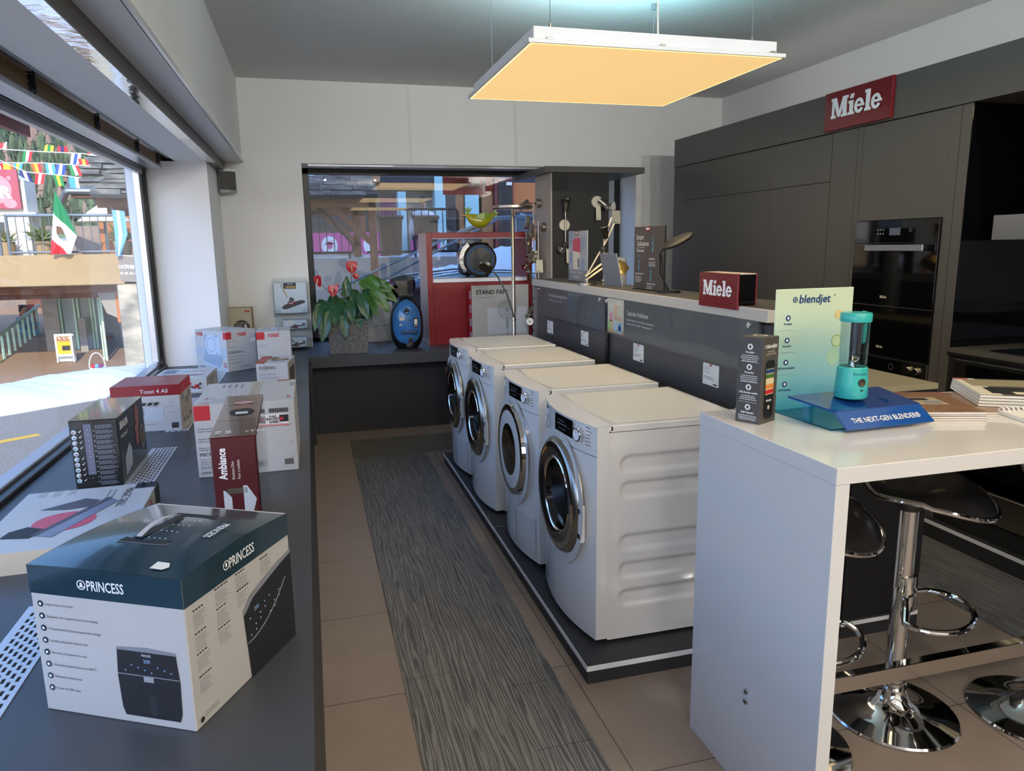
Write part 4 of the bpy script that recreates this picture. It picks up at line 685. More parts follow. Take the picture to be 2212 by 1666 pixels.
# ---------------------------------------------------------------- lamp display column
t = thing('lamp_column', 'square display column with black face and flat dark canopy, for wall lamps', 'display column', (2.02, 6.06, ZS))
b = MB(); b.box(0, .52, .0, .45, 0, 1.465, M('column_beige', 'b9aea0', .45), .002); b.build('column', t)
b = MB(); b.box(.012, .525, -.012, 0, 0, 1.462, M('board_black', '232220', .6, var=.04)); b.build('front_board', t); b = MB(); b.box(-.06, .85, -.03, 1.0, 1.465, 1.515, 'cab', .002); b.build('canopy', t)
LENS = M('lamp_lens', 'd5d9d2', .15, coat=.6)
def spot(b, p, d, mat='nickel', L=.105, r=.0225):
    p, d = Vector(p), Vector(d).normalized(); s = d.orthogonal(); F = frame(p[:], s[:], d.cross(s)[:]); b.lathe([(0, -.004), (r*.85, 0), (r, L*.6), (r, L*.7), (r*1.05, L*.72), (r*1.5, L), (r*1.45, L*1.02)], mat, 18, F); b.lathe([(r*1.45, L*1.0), (0, L*1.03)], LENS, 18, F)
def price_tag(parent, x, y, z, w_=.05, h=.085, ry=0., mat='tag'):
    b = MB(); b.grid(lambda u, v: ((u-.5)*w_, -.012*math.sin(v*1.5)-.001, -h*v), 2, 6, mat); F = frame((-w_/2, -.0135, -h), (1, 0, 0), (0, 0, 1)); b.lines(F, .008, .014, w_*.6, 2, .007, .003, 'print_black', .3, .001); o = b.build('price_tag', parent, (x, y, z), ry)
def wall_spot(loc, label, disc_r, make, rot=0.):
    t = thing('wall_spotlight', label, 'wall lamp', loc, rot, 'spotlights on the lamp column'); b = MB(); b.lathe([(disc_r, 0), (disc_r, .014), (disc_r-.004, .018), (0, .018)], make[0], 28, frame((0, 0, 0), (1, 0, 0), (0, 0, 1))); b.build('wall_plate', t)
    for tub, r in make[1]:
        b = MB(); b.tube(tub, r, 'nickel', 8); b.build('arm', t)
    for p, d in make[2]:
        b = MB(); spot(b, p, d); b.build('spot_head', t)
    return t
a = wall_spot((2.135, 6.046, 1.732), 'vertical wall lamp with one spot up, one spot down on the black board', .047, ('tag', [([(0, -.03, .13), (0, -.04, 0), (0, -.03, -.145)], .007)], [((0, -.05, .12), (0, -.35, 1)), ((.02, -.04, -.15), (-.8, -.4, -.6))])); price_tag(a, .03, -.03, -.20, .045, .12)
a = wall_spot((2.43, 6.046, 1.925), 'single silver wall spotlight with hanging tag at upper right of the board', .05, ('tag', [([(0, 0, 0), (.01, -.05, .0)], .007)], [((.005, -.05, .012), (.7, -.3, -.6))])); price_tag(a, .005, -.025, -.03, .045, .125)
# spot bars on the left side of the column: local x runs out of the side face (towards -X)
def bar_lamp(y, z0, z1, zp, spots, label, tags=(), mat='nickel'):
    t = thing('spot_bar', label, 'wall lamp', (2.018, y, ZS), 0, 'spot bars on the side of the lamp column')
    b = MB(); b.lathe([(.04, 0), (.04, .03), (.034, .034), (0, .034)], mat, 24, frame((0, 0, zp-ZS), (0, -1, 0), (0, 0, 1))); b.build('wall_plate', t); b = MB(); b.tube([(-.06, 0, z0-ZS), (-.06, 0, z1-ZS)], .008, mat, 10); b.tube([(-.02, 0, zp-ZS), (-.06, 0, zp-ZS)], .007, mat, 8); b.build('rail', t)
    for z, d in spots:
        b = MB(); b.tube([(-.06, 0, z-ZS), (-.115, -.005, z-ZS)], .006, mat, 8); spot(b, (-.115, -.005, z-ZS+.02), d, mat); b.build('spot_head', t)
    for z in tags: price_tag(t, -.06, -.02, z-ZS, .06, .11)
bar_lamp(6.36, 1.50, 1.93, 1.93, [(1.93, (-.7, -.3, -.5)), (1.80, (-.1, -.3, -1)), (1.66, (-.2, -.4, -1)), (1.54, (-.1, -.6, -1))], 'uppermost silver spot bar on the left side of the lamp column', (1.52,))
bar_lamp(6.22, 1.28, 1.77, 1.72, [(1.72, (-.25, -.4, -.9)), (1.49, (-.4, -.4, -.8))], 'second silver spot bar, with brass mount, on the left side of the lamp column', (1.44,))
bar_lamp(6.30, .85, 1.46, 1.05, [(1.42, (-.6, -.5, -.6)), (1.24, (-.3, -.4, .9)), (1.0, (-.3, -.5, -.6)), (.87, (-.3, -.8, .1))], 'lowest black and silver spot bar between floor lamp and shelf wall')
a = thing('wall_spotlight', 'dark bronze wall spotlight on the right edge of the lamp column', 'wall lamp', (2.553, 6.25, 1.86), 0); b = MB(); b.lathe([(.04, 0), (.04, .015), (0, .016)], 'nickel', 20, frame((-.013, 0, 0), (0, 1, 0), (0, 0, 1))); b.build('wall_plate', a); b = MB(); b.tube([(0, 0, 0), (.08, -.03, .02)], .008, M('bronze', '3a342d', .3, .8), 8); b.tube([(.07, -.03, .06), (.11, -.04, .0)], .022, 'bronze', 14); b.build('arm', a); b = MB(); b.lathe([(.02, 0), (.04, .03), (.048, .07), (.044, .07), (.0, .03)], 'paper', 22, frame((.11, -.04, .005), (.8, 0, .6), (0, 1, 0))); b.build('shade', a); price_tag(a, .12, -.06, .0, .08, .115)
# floor lamp between the far dryer and the counter
t = thing('floor_lamp', 'tall brass floor lamp with flat round top and bent reading arm', 'floor lamp', (1.553, 5.60, 0))
b = MB(); b.lathe([(.13, 0), (.13, .015), (.02, .03), (.014, .05)], 'nickel', 32); b.build('base', t); b = MB(); b.lathe([(.0145, .05), (.0145, 1.79), (.009, 1.8), (.009, 1.84)], 'nickel', 16); b.lathe([(.017, .98), (.017, 1.0), (.013, 1.01)], 'nickel', 16); b.build('pole', t)
b = MB(); b.lathe([(0, 1.84), (.145, 1.842), (.157, 1.85), (.157, 1.866), (.15, 1.87), (0, 1.868)], 'nickel', 44); b.build('lamp_head', t)
b = MB(); b.tube([(0, -.01, 1.0), (-.02, -.02, 1.07), (-.07, -.05, 1.2), (-.14, -.08, 1.32), (-.185, -.09, 1.375)], .007, 'alu', 8); b.build('reading_arm', t); b = MB(); b.lathe([(0, .0), (.05, .0), (.056, .008), (.054, .03), (.0, .03)], 'nickel', 28, frame((-.235, -.1, 1.42), (.75, 0, -.55), (.3, -.85, .35))); b.build('reading_head', t)
# ---------------------------------------------------------------- things on top of the shelf wall
ZD = 1.3126
def sign_board(name, label, y0, y1, h, x=1.80):
    t = thing(name, label, 'sign', (x, (y0+y1)/2, ZD)); w_ = y1-y0; return t, w_, frame((-.004, w_/2, 0), (0, -1, 0), (0, 0, 1))
t, w_, F = sign_board('detergent_sign', 'silver-blue upright sign showing a red and white detergent cartridge', 4.63, 4.99, .345)
b = MB(); b.box(-.004, .004, -w_/2, w_/2, .004, .345, M('sign_silver', 'a9b0b8', .3), .001); b.rect(F, .0, w_, .004, .08, M('sign_grey', '85878a', .35), .0006)
b.shape(F, [(.10, .10), (.11, .085), (.2, .085), (.22, .105), (.23, .16), (.235, .29), (.09, .29), (.09, .16)], M('bottle_cream', 'e6dcc6', .4), .001); b.shape(F, [(.09, .21), (.235, .2), (.235, .285), (.22, .3), (.18, .295), (.14, .3), (.09, .285)], M('bottle_rose', 'd24b62', .4), .0014); b.rect(F, .18, .22, .1, .16, M('bottle_grey', '8f9492', .5), .0014)
b.rect(F, .13, .2, .315, .345, M('logo_copper', '9a6a55', .4), .001); slab_word(b, F @ Matrix.Translation((.145, .325, 0)), .013, 'white', .0014, .0003); b.text(F, 'Innovation TwinDos', .16, .058, .026, 'white', 'C', z=.001); b.lines(F, .09, .036, .15, 2, .012, .004, 'white', .2, al='C')
for x, y, r in ((.05, .3, .05), (.29, .26, .05), (.28, .12, .04), (.05, .16, .04)): b.ell(F, x, y, r, r, M('sign_cloud', '94a1b6', .35), .0007)
b.build('board', t); b = MB(); b.box(-.02, .06, -w_/2, w_/2-.02, -.0005, .004, 'black'); b.box(.004, .008, -w_/2, w_/2, .0, .345, 'black'); b.build('foot', t)
t, w_, F = sign_board('solutions_sign', 'brown upright sign reading Smart Solutions with small blue device icons', 3.53, 3.89, .345)
b = MB(); b.box(-.004, .004, -w_/2, w_/2, .004, .345, M('sign_brown', '4c4540', .4), .001); b.rect(F, .14, .2, .318, .345, 'red_sign', .001); slab_word(b, F @ Matrix.Translation((.15, .326, 0)), .013, 'white', .0014, .0003)
b.text(F, 'Smart', .03, .275, .04, 'white', z=.001); b.text(F, 'Solutions', .04, .24, .04, 'white', z=.001); b.rect(F, .035, .14, .229, .2305, 'white', .001); b.text(F, 'Nouveau', .035, .207, .026, 'white', z=.001)
LB = M('icon_blue', '5d9db4', .5)
for x, y in ((.22, .22), (.05, .12), (.20, .065)): b.ring(F, x+.015, y+.05, .012, .015, LB, .001, 12, ky=1.6); b.rect(F, x+.01, x+.02, y, y+.04, LB, .001); b.shape(F, [(x+.005, y), (x+.015, y-.02), (x+.025, y)], LB, .001)
for x, y, s in ((.19, .165, 'AutoStart'), (.02, .082, 'SilenceControl'), (.17, .03, 'SmartControl')): b.text(F, s, x, y, .018, 'white', z=.001)
for x, y in ((.19, .15), (.02, .068), (.17, .018)): b.lines(F, x, y, .09, 3 if y > .1 else (4 if y > .05 else 2), .009, .003, 'white', .3)
b.build('board', t); b = MB(); b.box(-.03, .08, -w_/2-.02, w_/2-.03, -.0005, .004, 'black'); b.box(.004, .010, -w_/2, w_/2, .0, .345, 'black'); b.build('foot', t)
t = thing('brand_block', 'red sign block with white slab lettering on the near end of the shelf wall', 'sign', (1.66, 2.745, ZD))
b = MB(); b.box(-.008, .0, -.148, .155, -.018, .128, 'red_sign', .0015); F = frame((-.008, .155, -.018), (0, -1, 0), (0, 0, 1)); slab_word(b, F @ Matrix.Translation((.036, .050, 0)), .0635, 'chalk_white', .0005, .0008); b.build('front_plate', t)
b = MB(); b.box(.0, .075, -.146, .153, .006, .124, 'black_gloss', .001); b.box(.0, .075, -.146, .153, .124, .127, 'tag'); b.build('body', t); b = MB(); b.box(.075, .08, -.148, .155, .0, .128, 'red', .001); b.build('back_plate', t)
for y in (-.1, .1): b = MB(); b.lathe([(.012, 0), (.012, .006)], 'black', 12, Matrix.Translation((.04, y, .0))); b.build('foot', t)
# clamp desk lamp with brass shade
t = thing('desk_lamp', 'brass desk lamp with bell shade and double spring arm behind the detergent sign', 'desk lamp', (1.76, 4.40, ZD))
b = MB(); b.lathe([(.06, 0), (.06, .012), (.012, .018), (.01, .04)], 'nickel', 24, Matrix.Translation((-.05, .0, 0))); b.build('base', t)
b = MB()
for dy in (-.012, .012): b.tube([(-.06, dy, .03), (.10, dy, .13)], .005, 'nickel', 6); b.tube([(-.06, dy, .055), (.085, dy, .155)], .005, 'nickel', 6)
b.build('lower_arm', t); b = MB(); b.tube([(-.06, .0, .05), (.04, 0, .215), (.07, 0, .26), (.13, 0, .38)], .0055, 'tag', 8); b.lathe([(.02, -.012), (.02, .012)], 'black', 16, frame((.045, -.01, .225), (1, 0, 0), (0, 0, 1))); b.lathe([(.013, .012), (.012, .016), (0, .016)], 'chrome', 16, frame((.045, -.012, .225), (1, 0, 0), (0, 0, 1))); b.build('upper_arm', t)
b = MB(); b.lathe([(0, -.01), (.022, -.005), (.028, .02), (.034, .055), (.066, .085), (.082, .12), (.084, .15), (.08, .15), (.062, .09), (.0, .06)], 'gold', 36, frame((.055, -.04, .185), (-.8, 0, -.55), (0, 1, 0))); b.build('shade', t)
b = MB(); b.tube([(.09, .02, .14), (.095, .0, .19)], .014, 'nickel', 10); b.tube([(.05, -.01, .02), (.07, -.02, .035)], .012, 'nickel', 10); b.build('joint', t)
# black spot on a rod + other lamps behind the signs
t = thing('rod_spotlight', 'bronze spotlight clipped on a slanting rod behind the desk lamp', 'wall lamp', (1.83, 4.42, ZD), 0)
b = MB(); b.tube([(-.0, 0, .28), (.05, 0, .42)], .006, 'tag', 8); b.tube([(0, 0, .0), (0, 0, .28)], .005, 'tag', 8); b.lathe([(.03, 0), (.03, .004)], 'nickel', 18); b.build('rod', t); b = MB(); spot(b, (.01, -.01, .29), (-.25, -.1, 1), 'bronze', .07, .02); b.build('spot_head', t)
b = MB(); b.box(-.005, .0, -.13, .13, 0, .20, 'carton_ice', .001, F=Matrix.Rotation(-.2, 4, 'Y')); b.box(-.0055, -.005, -.13, .13, 0, .2, 'print_grey', F=Matrix.Rotation(-.2, 4, 'Y'))
b.build('leaning_card', None, (1.80, 4.18, ZD+.001), 0, label='pale grey card leaning in front of the brass desk lamp', category='card')
t = thing('round_table_lamp', 'thin black lamp with round tilted disc head right of the brown sign', 'desk lamp', (1.76, 3.45, ZD)); b = MB(); b.lathe([(.06, 0), (.06, .01), (.006, .014)], 'black', 26, Matrix.Translation((.04, .02, 0))); b.build('base', t)
b = MB(); b.tube([(.04, .02, .01), (-.005, .03, .1), (-.015, .02, .2), (.0, .0, .235)], .0045, 'black', 8); b.tube([(.03, .02, .01), (.015, .035, .08), (.005, .03, .15), (-.01, .02, .2)], .003, 'black', 6); b.build('stem', t)
b = MB(); HF = frame((.068, -.01, .262), (.88, 0, .47), (0, 1, 0)); b.lathe([(0, -.006), (.078, -.006), (.084, 0), (.084, .006), (.078, .01), (0, .01)], 'black', 44, HF); b.lathe([(.074, -.0065), (0, -.0066)], M('lamp_diffuser', '8d826c', .5), 40, HF); b.build('head', t)
t = thing('fan_heater', 'small grey appliance with round dial behind the brass desk lamp', 'appliance', (2.0, 4.62, 1.0185), -.3); b = MB(); b.box(-.07, .07, -.05, .05, 0, .46, 'grey_plastic', .03, 3); b.build('body', t); b = MB(); FH = frame((0, -.05, 0), (1, 0, 0), (0, 0, 1)); b.lathe([(.035, 0), (.035, .006), (.0, .008)], 'alu', 28, FH @ Matrix.Translation((0, .395, 0))); b.rect(FH, -.02, .02, .3, .34, 'black', .002); b.build('dial', t)
b = MB(); b.box(0, .32, 0, .02, 0, .025, 'photo_wood'); b.build('wooden_rail', None, (2.36, 6.95, 1.52), 0, label='pale wooden rail fixed across the back window beside the lamp column', category='rail')
# ---------------------------------------------------------------- right side of the gondola: low cabinet with olive worktop
t = thing('low_cabinet', 'black low cabinet with olive worktop on a white-striped plinth behind the bar', 'cabinet', (1.96, 2.24, 0))
b = MB(); b.box(0, .36, 0, 3.1, .08, .995, M('cab_black', '19191b', .5), .002); b.build('body', t); b = MB(); b.box(-.005, .364, 0, 3.14, .995, 1.017, 'worktop_olive', .001); b.build('worktop', t); b = MB(); b.box(-.005, .365, -.003, 3.1, 0, .052, 'laminate_dark'); b.box(-.005, .366, -.004, 3.1, .052, .068, 'white'); b.box(-.005, .36, 0, 3.1, .068, .08, 'laminate_dark'); b.build('plinth', t)
# ---------------------------------------------------------------- white bar counter
BH = 1.0618
t = thing('bar_counter', 'white high bar counter with slab side panel and chrome foot rail', 'bar table', (1.113, 1.322, 0))
b = MB(); b.box(0, 1.92, 0, .605, BH-.04, BH, 'appliance_white', .0012); b.build('top', t); b = MB(); b.box(.002, .04, .002, .603, 0, BH-.0405, 'appliance_white', .001); b.build('side_panel', t); b = MB(); b.box(1.86, 1.9, .002, .603, 0, BH-.0405, 'appliance_white', .001); b.build('side_panel', t)
b = MB(); b.box(.04, 1.86, .27, .30, .275, .325, 'chrome', .002); b.build('foot_rail', t)
b = MB()
for z in (.288, .319):
    F = frame((.002, .30, z), (0, -1, 0), (0, 0, 1)); b.lathe([(.0085, 0), (.0085, .003), (.006, .005), (0, .005)], 'steel', 20, F); b.ell(F, 0, 0, .003, .003, 'black', .0052, 6)
b.build('bolt', t)
# ---------------------------------------------------------------- bar stools
def stool(x, y, zs, rot, label):
    t = thing('bar_stool', label, 'bar stool', (x, y, 0), rot, 'chrome bar stools at the white bar')
    b = MB(); b.lathe([(.2, 0), (.205, .004), (.2, .010), (.15, .02), (.09, .036), (.055, .06), (.042, .09), (.04, .1)], 'chrome', 56); b.build('base', t)
    b = MB(); b.lathe([(.03, .1), (.03, zs-.06), (.022, zs-.055), (.022, zs-.02)], 'chrome', 24); b.lathe([(.033, .1), (.033, .12), (.03, .122)], 'chrome', 24); b.build('column', t)
    b = MB(); b.lathe([(.036, .385), (.036, .45), (.031, .47), (.031, .5)], 'chrome', 20, Matrix.Translation((.008, 0, 0))); n = 20; P = [(.02, -.03, .43)]+[(.09+.115*math.sin(a)*1.0, -.155*math.cos(a), .40) for a in [PI*(-.12+1.24*i/n) for i in range(n+1)]]+[(.02, .03, .43)]; b.tube(P, .0095, 'chrome', 10); b.build('foot_ring', t)
    def shell(u, v, off=0.):   # u around, v centre->rim : saddle seat with upturned back (-x) and dropped front (+x)
        a = 2*PI*u; rx = .235*v; ry = .21*v; px = rx*math.cos(a); py = ry*math.sin(a); back = max(0, -px-.03); front = max(0, px-.06)
        z = zs+7.2*back*back-1.5*front*front+.9*max(0, abs(py)-.08)**2*(1 if px < .1 else .4); px2 = px+.2*back; return (px2, py, z+off)
    b = MB(); b.grid(lambda u, v: shell(u, v, .03-.03*v**6), 48, 14, 'leather'); b.grid(lambda u, v: shell(u, v, -.012), 48, 14, 'leather'); b.build('seat', t, sharp=70)
    b = MB(); b.tube([shell(i/56, 1.0, -.005) for i in range(56)], .008, 'chrome', 8, True); b.build('rim', t)
    b = MB(); b.lathe([(.022, zs-.09), (.09, zs-.018), (.0, zs-.015)], 'black', 20); b.build('seat_plate', t)
stool(1.80, 1.80, .80, -1.0, 'middle chrome bar stool with black curved seat and foot ring in full view'); stool(1.35, 1.76, .775, -1.1, 'chrome bar stool half hidden behind the white side panel'); stool(2.26, 1.66, .80, -.9, 'right-hand chrome bar stool, cut by the right edge of the photo')
# ---------------------------------------------------------------- things on the bar
t = thing('blender_carton', 'tall dark grey blender carton with white icons on the bar corner', 'box', (1.205, 1.778, BH), -1.115)
w_, d_, h_ = .076, .085, .243; b = MB(); b.box(-w_/2, w_/2, -d_/2, d_/2, 0, h_, M('carton_grey', '4d4a48', .42), .0012); fc = faces_of(w_, d_, h_); F = fc['front']
for i, s in enumerate(('Portable', 'Powerful', 'USB-Rechargeable', 'Self-Cleaning')):
    y = h_-.026-i*.057; b.ell(F, w_/2, y, .0085, .0085, 'white', .001); b.ell(F, w_/2, y, .004, .005, 'carton_grey', .0014, 5+i); b.text(F, s, w_/2, y-.018, .0078, 'white', 'C', bold=.03); b.lines(F, .01, y-.026, .056, 4 if i < 2 else 3, .0052, .0022, 'white', .25, al='C')
    if i < 3: b.rect(F, .01, .066, y-.043, y-.0422, 'white', .001)
F = fc['right']; b.ring(F, .013, .218, .003, .0045, 'white', .001); b.text(F, 'blendjet', .02, .213, .0165, 'white', bold=.02, shear=.1); b.text(F, 'THE ORIGINAL', d_/2, .201, .006, 'tag', 'C'); b.text(F, 'PORTABLE BLENDER', d_/2, .194, .006, 'tag', 'C')
b.shape(F, [(.018, .02), (.03, .012), (.055, .012), (.067, .02), (.067, .165), (.06, .178), (.025, .178), (.018, .165)], 'black', .001); b.rect(F, .021, .064, .082, .155, M('fruit_cream', 'd9cba0', .5), .0014)
for y, c in ((.148, 'print_navy'), (.134, 'leaf_lime'), (.120, 'fruit_cream'), (.105, 'orange_tab'), (.09, 'red_print')):
    for k in range(4): b.ell(F, .0265+.0105*k, y, .0062, .0068, c, .0018+.0001*k, 10)
b.text(F, 'blendjet', d_/2, .062, .009, 'white', 'C', bold=.02); b.ell(F, d_/2, .045, .006, .006, 'tag', .0014); b.ring(F, d_/2, .045, .003, .004, 'black', .0018); F = fc['top']; b.ell(F, .038, .05, .02, .022, 'tag', .001); b.ell(F, .038, .05, .012, .014, 'carton_grey', .0014); b.build('carton', t)
t = thing('blender_display', 'mint-to-blue blender display with blue plinth reading THE NEXT-GEN BLENDER', 'display stand', (1.345, 1.598, BH), .03)
mg = bpy.data.materials.new('mint_gradient_print'); mg.use_nodes = True; nt = mg.node_tree; n = nt.nodes; tc = n.new('ShaderNodeTexCoord'); sp = n.new('ShaderNodeSeparateXYZ'); mr = n.new('ShaderNodeMapRange'); mr.inputs[1].default_value = 0; mr.inputs[2].default_value = .36; cr = n.new('ShaderNodeValToRGB'); cr.color_ramp.elements[0].color = (*lin('4fb6cf'), 1); cr.color_ramp.elements[1].color = (*lin('c9dcc2'), 1); cr.color_ramp.elements[1].position = .85
nt.links.new(tc.outputs['Object'], sp.inputs[0]); nt.links.new(sp.outputs[2], mr.inputs[0]); nt.links.new(mr.outputs[0], cr.inputs[0]); nt.links.new(cr.outputs[0], n['Principled BSDF'].inputs['Base Color']); n['Principled BSDF'].inputs['Roughness'].default_value = .15; MATS['mint'] = mg
b = MB(); b.box(-.03, .245, .257, .262, 0, .365, 'mint', .002); F = frame((-.03, .257, 0), (1, 0, 0), (0, 0, 1))
b.ring(F, .066, .333, .0055, .0085, 'print_navy', .001); b.ring(F, .066, .333, .0, .003, 'print_navy', .001); b.text(F, 'blendjet', .08, .323, .034, 'print_navy', bold=.02, shear=.12); b.text(F, '®', .202, .34, .008, 'print_navy')
for i, s in enumerate(('Portable', 'Powerful', 'USB-Rechargeable', 'Self-Cleaning')):
    y = .28-.066*i; b.ell(F, .045, y, .0085, .0085, 'print_navy', .001); b.ell(F, .045, y, .004, .005, 'white', .0014, 5+i); b.text(F, s, .045, y-.02, .0085, 'print_navy', 'C', bold=.02)
    if i < 3: b.rect(F, .015, .075, y-.037, y-.0363, 'print_grey', .001)
b.ell(F, .225, .285, .014, .014, M('slice_tan', 'd8c58a', .5), .001); b.ell(F, .222, .205, .018, .022, M('print_pale_green', 'b7d4a8', .5), .001); b.ring(F, .222, .205, .016, .018, M('lime_ring', '6f9a52', .5), .0014); b.ell(F, .212, .155, .022, .026, M('apple_pale', 'a3cbae', .5), .0008)
b.build('back_board', t)
b = MB(); b.box(-.02, .262, .01, .257, 0, .005, BLUEACR); b.build('base_sheet', t)
b = MB()
b.add([(-.02, .0, .052), (.262, .0, .052), (.262, .15, .072), (-.07, .13, .072), (-.02, .0, .057), (.262, .0, .057), (.262, .15, .077), (-.07, .13, .077)], [(0, 3, 2, 1), (4, 5, 6, 7), (0, 1, 5, 4), (1, 2, 6, 5), (2, 3, 7, 6), (3, 0, 4, 7)], 'deep_blue')
b.add([(-.02, .002, .057), (.262, .002, .057), (.29, -.03, .01), (0.0, -.03, .01), (-.02, .008, .054), (.262, .008, .054), (.29, -.024, .006), (0.0, -.024, .006)], [(3, 2, 1, 0), (4, 5, 6, 7), (0, 1, 5, 4), (1, 2, 6, 5), (2, 3, 7, 6), (3, 0, 4, 7)], M('blue_front', '134a94', .12, coat=.5))
FB = frame((0.0, -.03, .01), (1, 0, 0), (-.02, .032, .047)); b.text(FB, 'THE NEXT-GEN BLENDER®', .143, .018, .0215, 'white', 'C', sx=.86, bold=.01, z=.0015); b.build('platform', t)
for e in ((.18, .185, .03, .14), (-.01, -.006, .1, .14)): b = MB(); b.box(*e, .005, .066, BLUEACR); b.build('support', t)
# portable blender standing on the platform
t = thing('portable_blender', 'turquoise portable blender with clear jar standing on the blue platform', 'blender', (1.437, 1.676, BH+.0725), -.03)
b = MB(); b.lathe([(.03, 0), (.041, .001), (.044, .006), (.0425, .04), (.0395, .085), (.037, .088), (0, .088)], 'teal', 44); FB = frame((0, 0, 0), (1, 0, 0), (0, 0, 1))
def cyl(b, s, z, sz, r, mat, span=.0):
    x = -len(s)*sz*.27
    for ch in s:
        a = x/r; b.text(frame((r*math.sin(a), -r*math.cos(a), z), (math.cos(a), math.sin(a), 0), (0, 0, 1)), ch, 0, 0, sz, mat, z=.0004); x += sz*(.58 if ch not in 'ljt' else .32)
cyl(b, 'blendjet', .068, .011, .0408, 'print_navy'); b.rect(frame((0, -.0432, .024), (1, 0, 0), (0, 0, 1)), -.004, .004, 0, .004, 'black', .0005); b.build('motor_base', t)
b = MB(); F = frame((0, -.0405, .047), (1, 0, 0), (0, 0, 1)); b.lathe([(.0115, -.002), (.0115, .002), (.0105, .003)], 'black', 24, F); b.lathe([(.0098, .003), (0, .004)], 'nickel', 24, F); b.ring(F, 0, 0, .004, .0052, 'black', .0045); b.ring(F, 0, 0, .0075, .0083, 'black', .0045); b.build('power_button', t)
b = MB(); b.lathe([(.034, .088), (.0345, .10), (.0365, .222), (.038, .2225), (.036, .1), (.0355, .088)], JAR, 32); b.build('jar', t)
b = MB(); b.lathe([(.008, .088), (.006, .1), (0, .1)], 'chrome', 12)
for k in range(6): a = k*PI/3; b.tube([(0, 0, .1), (.01*math.cos(a), .01*math.sin(a), .1+.002*(k % 2)), (.016*math.cos(a), .016*math.sin(a), .105+.008*(k % 2))], [.0025, .002, .0008], 'chrome', 5)
b.build('blades', t)
b = MB(); b.lathe([(.0405, .212), (.041, .214), (.041, .232), (.039, .236), (0, .2365)], 'teal', 40); b.build('lid', t); b = MB(); b.tube([(.037, .02, .234), (.05, .024, .233), (.053, .024, .215), (.052, .023, .18), (.049, .022, .15), (.044, .02, .148), (.042, .019, .16), (.043, .019, .2)], .004, 'teal', 8); b.build('carry_loop', t)
# magazines
def magazine(x, y, rot, w_, d_, h_, z, label, spine='tag', cover=None, group='kitchen magazines on the bar', name='magazine'):
    b = MB(); b.box(-w_/2+.001, w_/2-.001, -d_/2+.001, d_/2-.001, .0006, h_-.0006, 'paper'); b.box(-w_/2, w_/2, -d_/2, d_/2, h_-.0006, h_, cover); b.box(-w_/2, w_/2, -d_/2, d_/2, 0, .0006, cover); b.box(-w_/2, -w_/2+.001, -d_/2, d_/2, 0, h_, spine); F = frame((-w_/2, -d_/2, h_), (1, 0, 0), (0, 1, 0)); return b, F
WOODC = ramp_mat('cover_wood', 'noise', '7d5c46', '96745a', 5, .3, (1.5, 9, 1), 3)
cov2 = M('cover_dark', '5a564d', .3)
for x, y, r, n0, lab in ((1.75, 1.735, -.32, 4, 'left magazine pile'), (1.99, 1.74, -.30, 1, 'single magazine')):
    z = BH+.0003
    for k in range(n0):
        h_ = .0062; b, F = magazine(x, y, r+random.uniform(-.01, .01), .21, .285, h_, z, '', cover=WOODC)
        top = k == n0-1
        if top:
            b.rect(F, .0, .05, .273, .285, 'red_print', .0004); b.text(F, 'Miele', .005, .276, .01, 'white'); b.rect(F, .07, .16, .10, .2, M('cover_cream', 'a99a80', .5), .0004); b.rect(F, .08, .13, .16, .19, 'print_black', .0008); b.rect(F, .1, .15, .115, .145, 'print_grey', .0008); b.rect(F, .02, .07, .06, .063, 'paper', .0004)
        o = b.build('magazine', None, (x+random.uniform(-.002, .002), y+random.uniform(-.002, .002), z), r+random.uniform(-.012, .012), category='magazine', group='brown kitchen magazines on the bar')
        o['label'] = ('brown kitchen magazine with red corner, topmost of the pile beside the blue stand' if top else ('brown magazine lying %s from the bottom in the pile beside the blue stand' % ('first', 'second', 'third')[k])) if n0 > 1 else 'brown kitchen magazine lying flat under the striped catalogue stack'
        z += h_+.0003
z = BH+.0072
for k in range(4):
    b, F = magazine(0, 0, 0, .21, .29, .0085, 0, '', cover=cov2, spine='paper')
    b.rect(F, .0, .06, .0, .29, 'tag', .0004)
    if k == 3: b.rect(F, .02, .2, .15, .27, 'worktop_olive', .0008); b.rect(F, .04, .2, .03, .13, 'print_black', .0008); b.rect(F, .0, .04, .27, .285, 'red_print', .0009); b.rect(F, .1, .2, .02, .06, 'tag', .0012)
    o = b.build('catalogue', None, (2.08+.002*k, 1.765, z), -.55, category='magazine', group='catalogues stacked at the right end of the bar'); o['label'] = ('dark catalogue at the bottom of the four-catalogue stack on the bar', 'dark catalogue, second from the bottom of the four-catalogue stack', 'dark catalogue, second from the top of the four-catalogue stack', 'top catalogue with olive and black cover on the four-catalogue stack')[k]; z += .0088
t = thing('spiral_notebook', 'white spiral-bound notebook at the right edge of the bar', 'notebook', (1.99, 1.525, BH), -.25); b = MB(); b.box(-.105, .105, -.07, .07, .001, .012, 'paper'); b.build('pages', t); b = MB()
for k in range(14): b.tube([(-.10+.0145*k, .07+.012*math.cos(a)-.004, .011+.010*math.sin(a)) for a in [2*PI*i/12 for i in range(12)]], .0022, 'white', 6, True)
b.build('spiral', t)
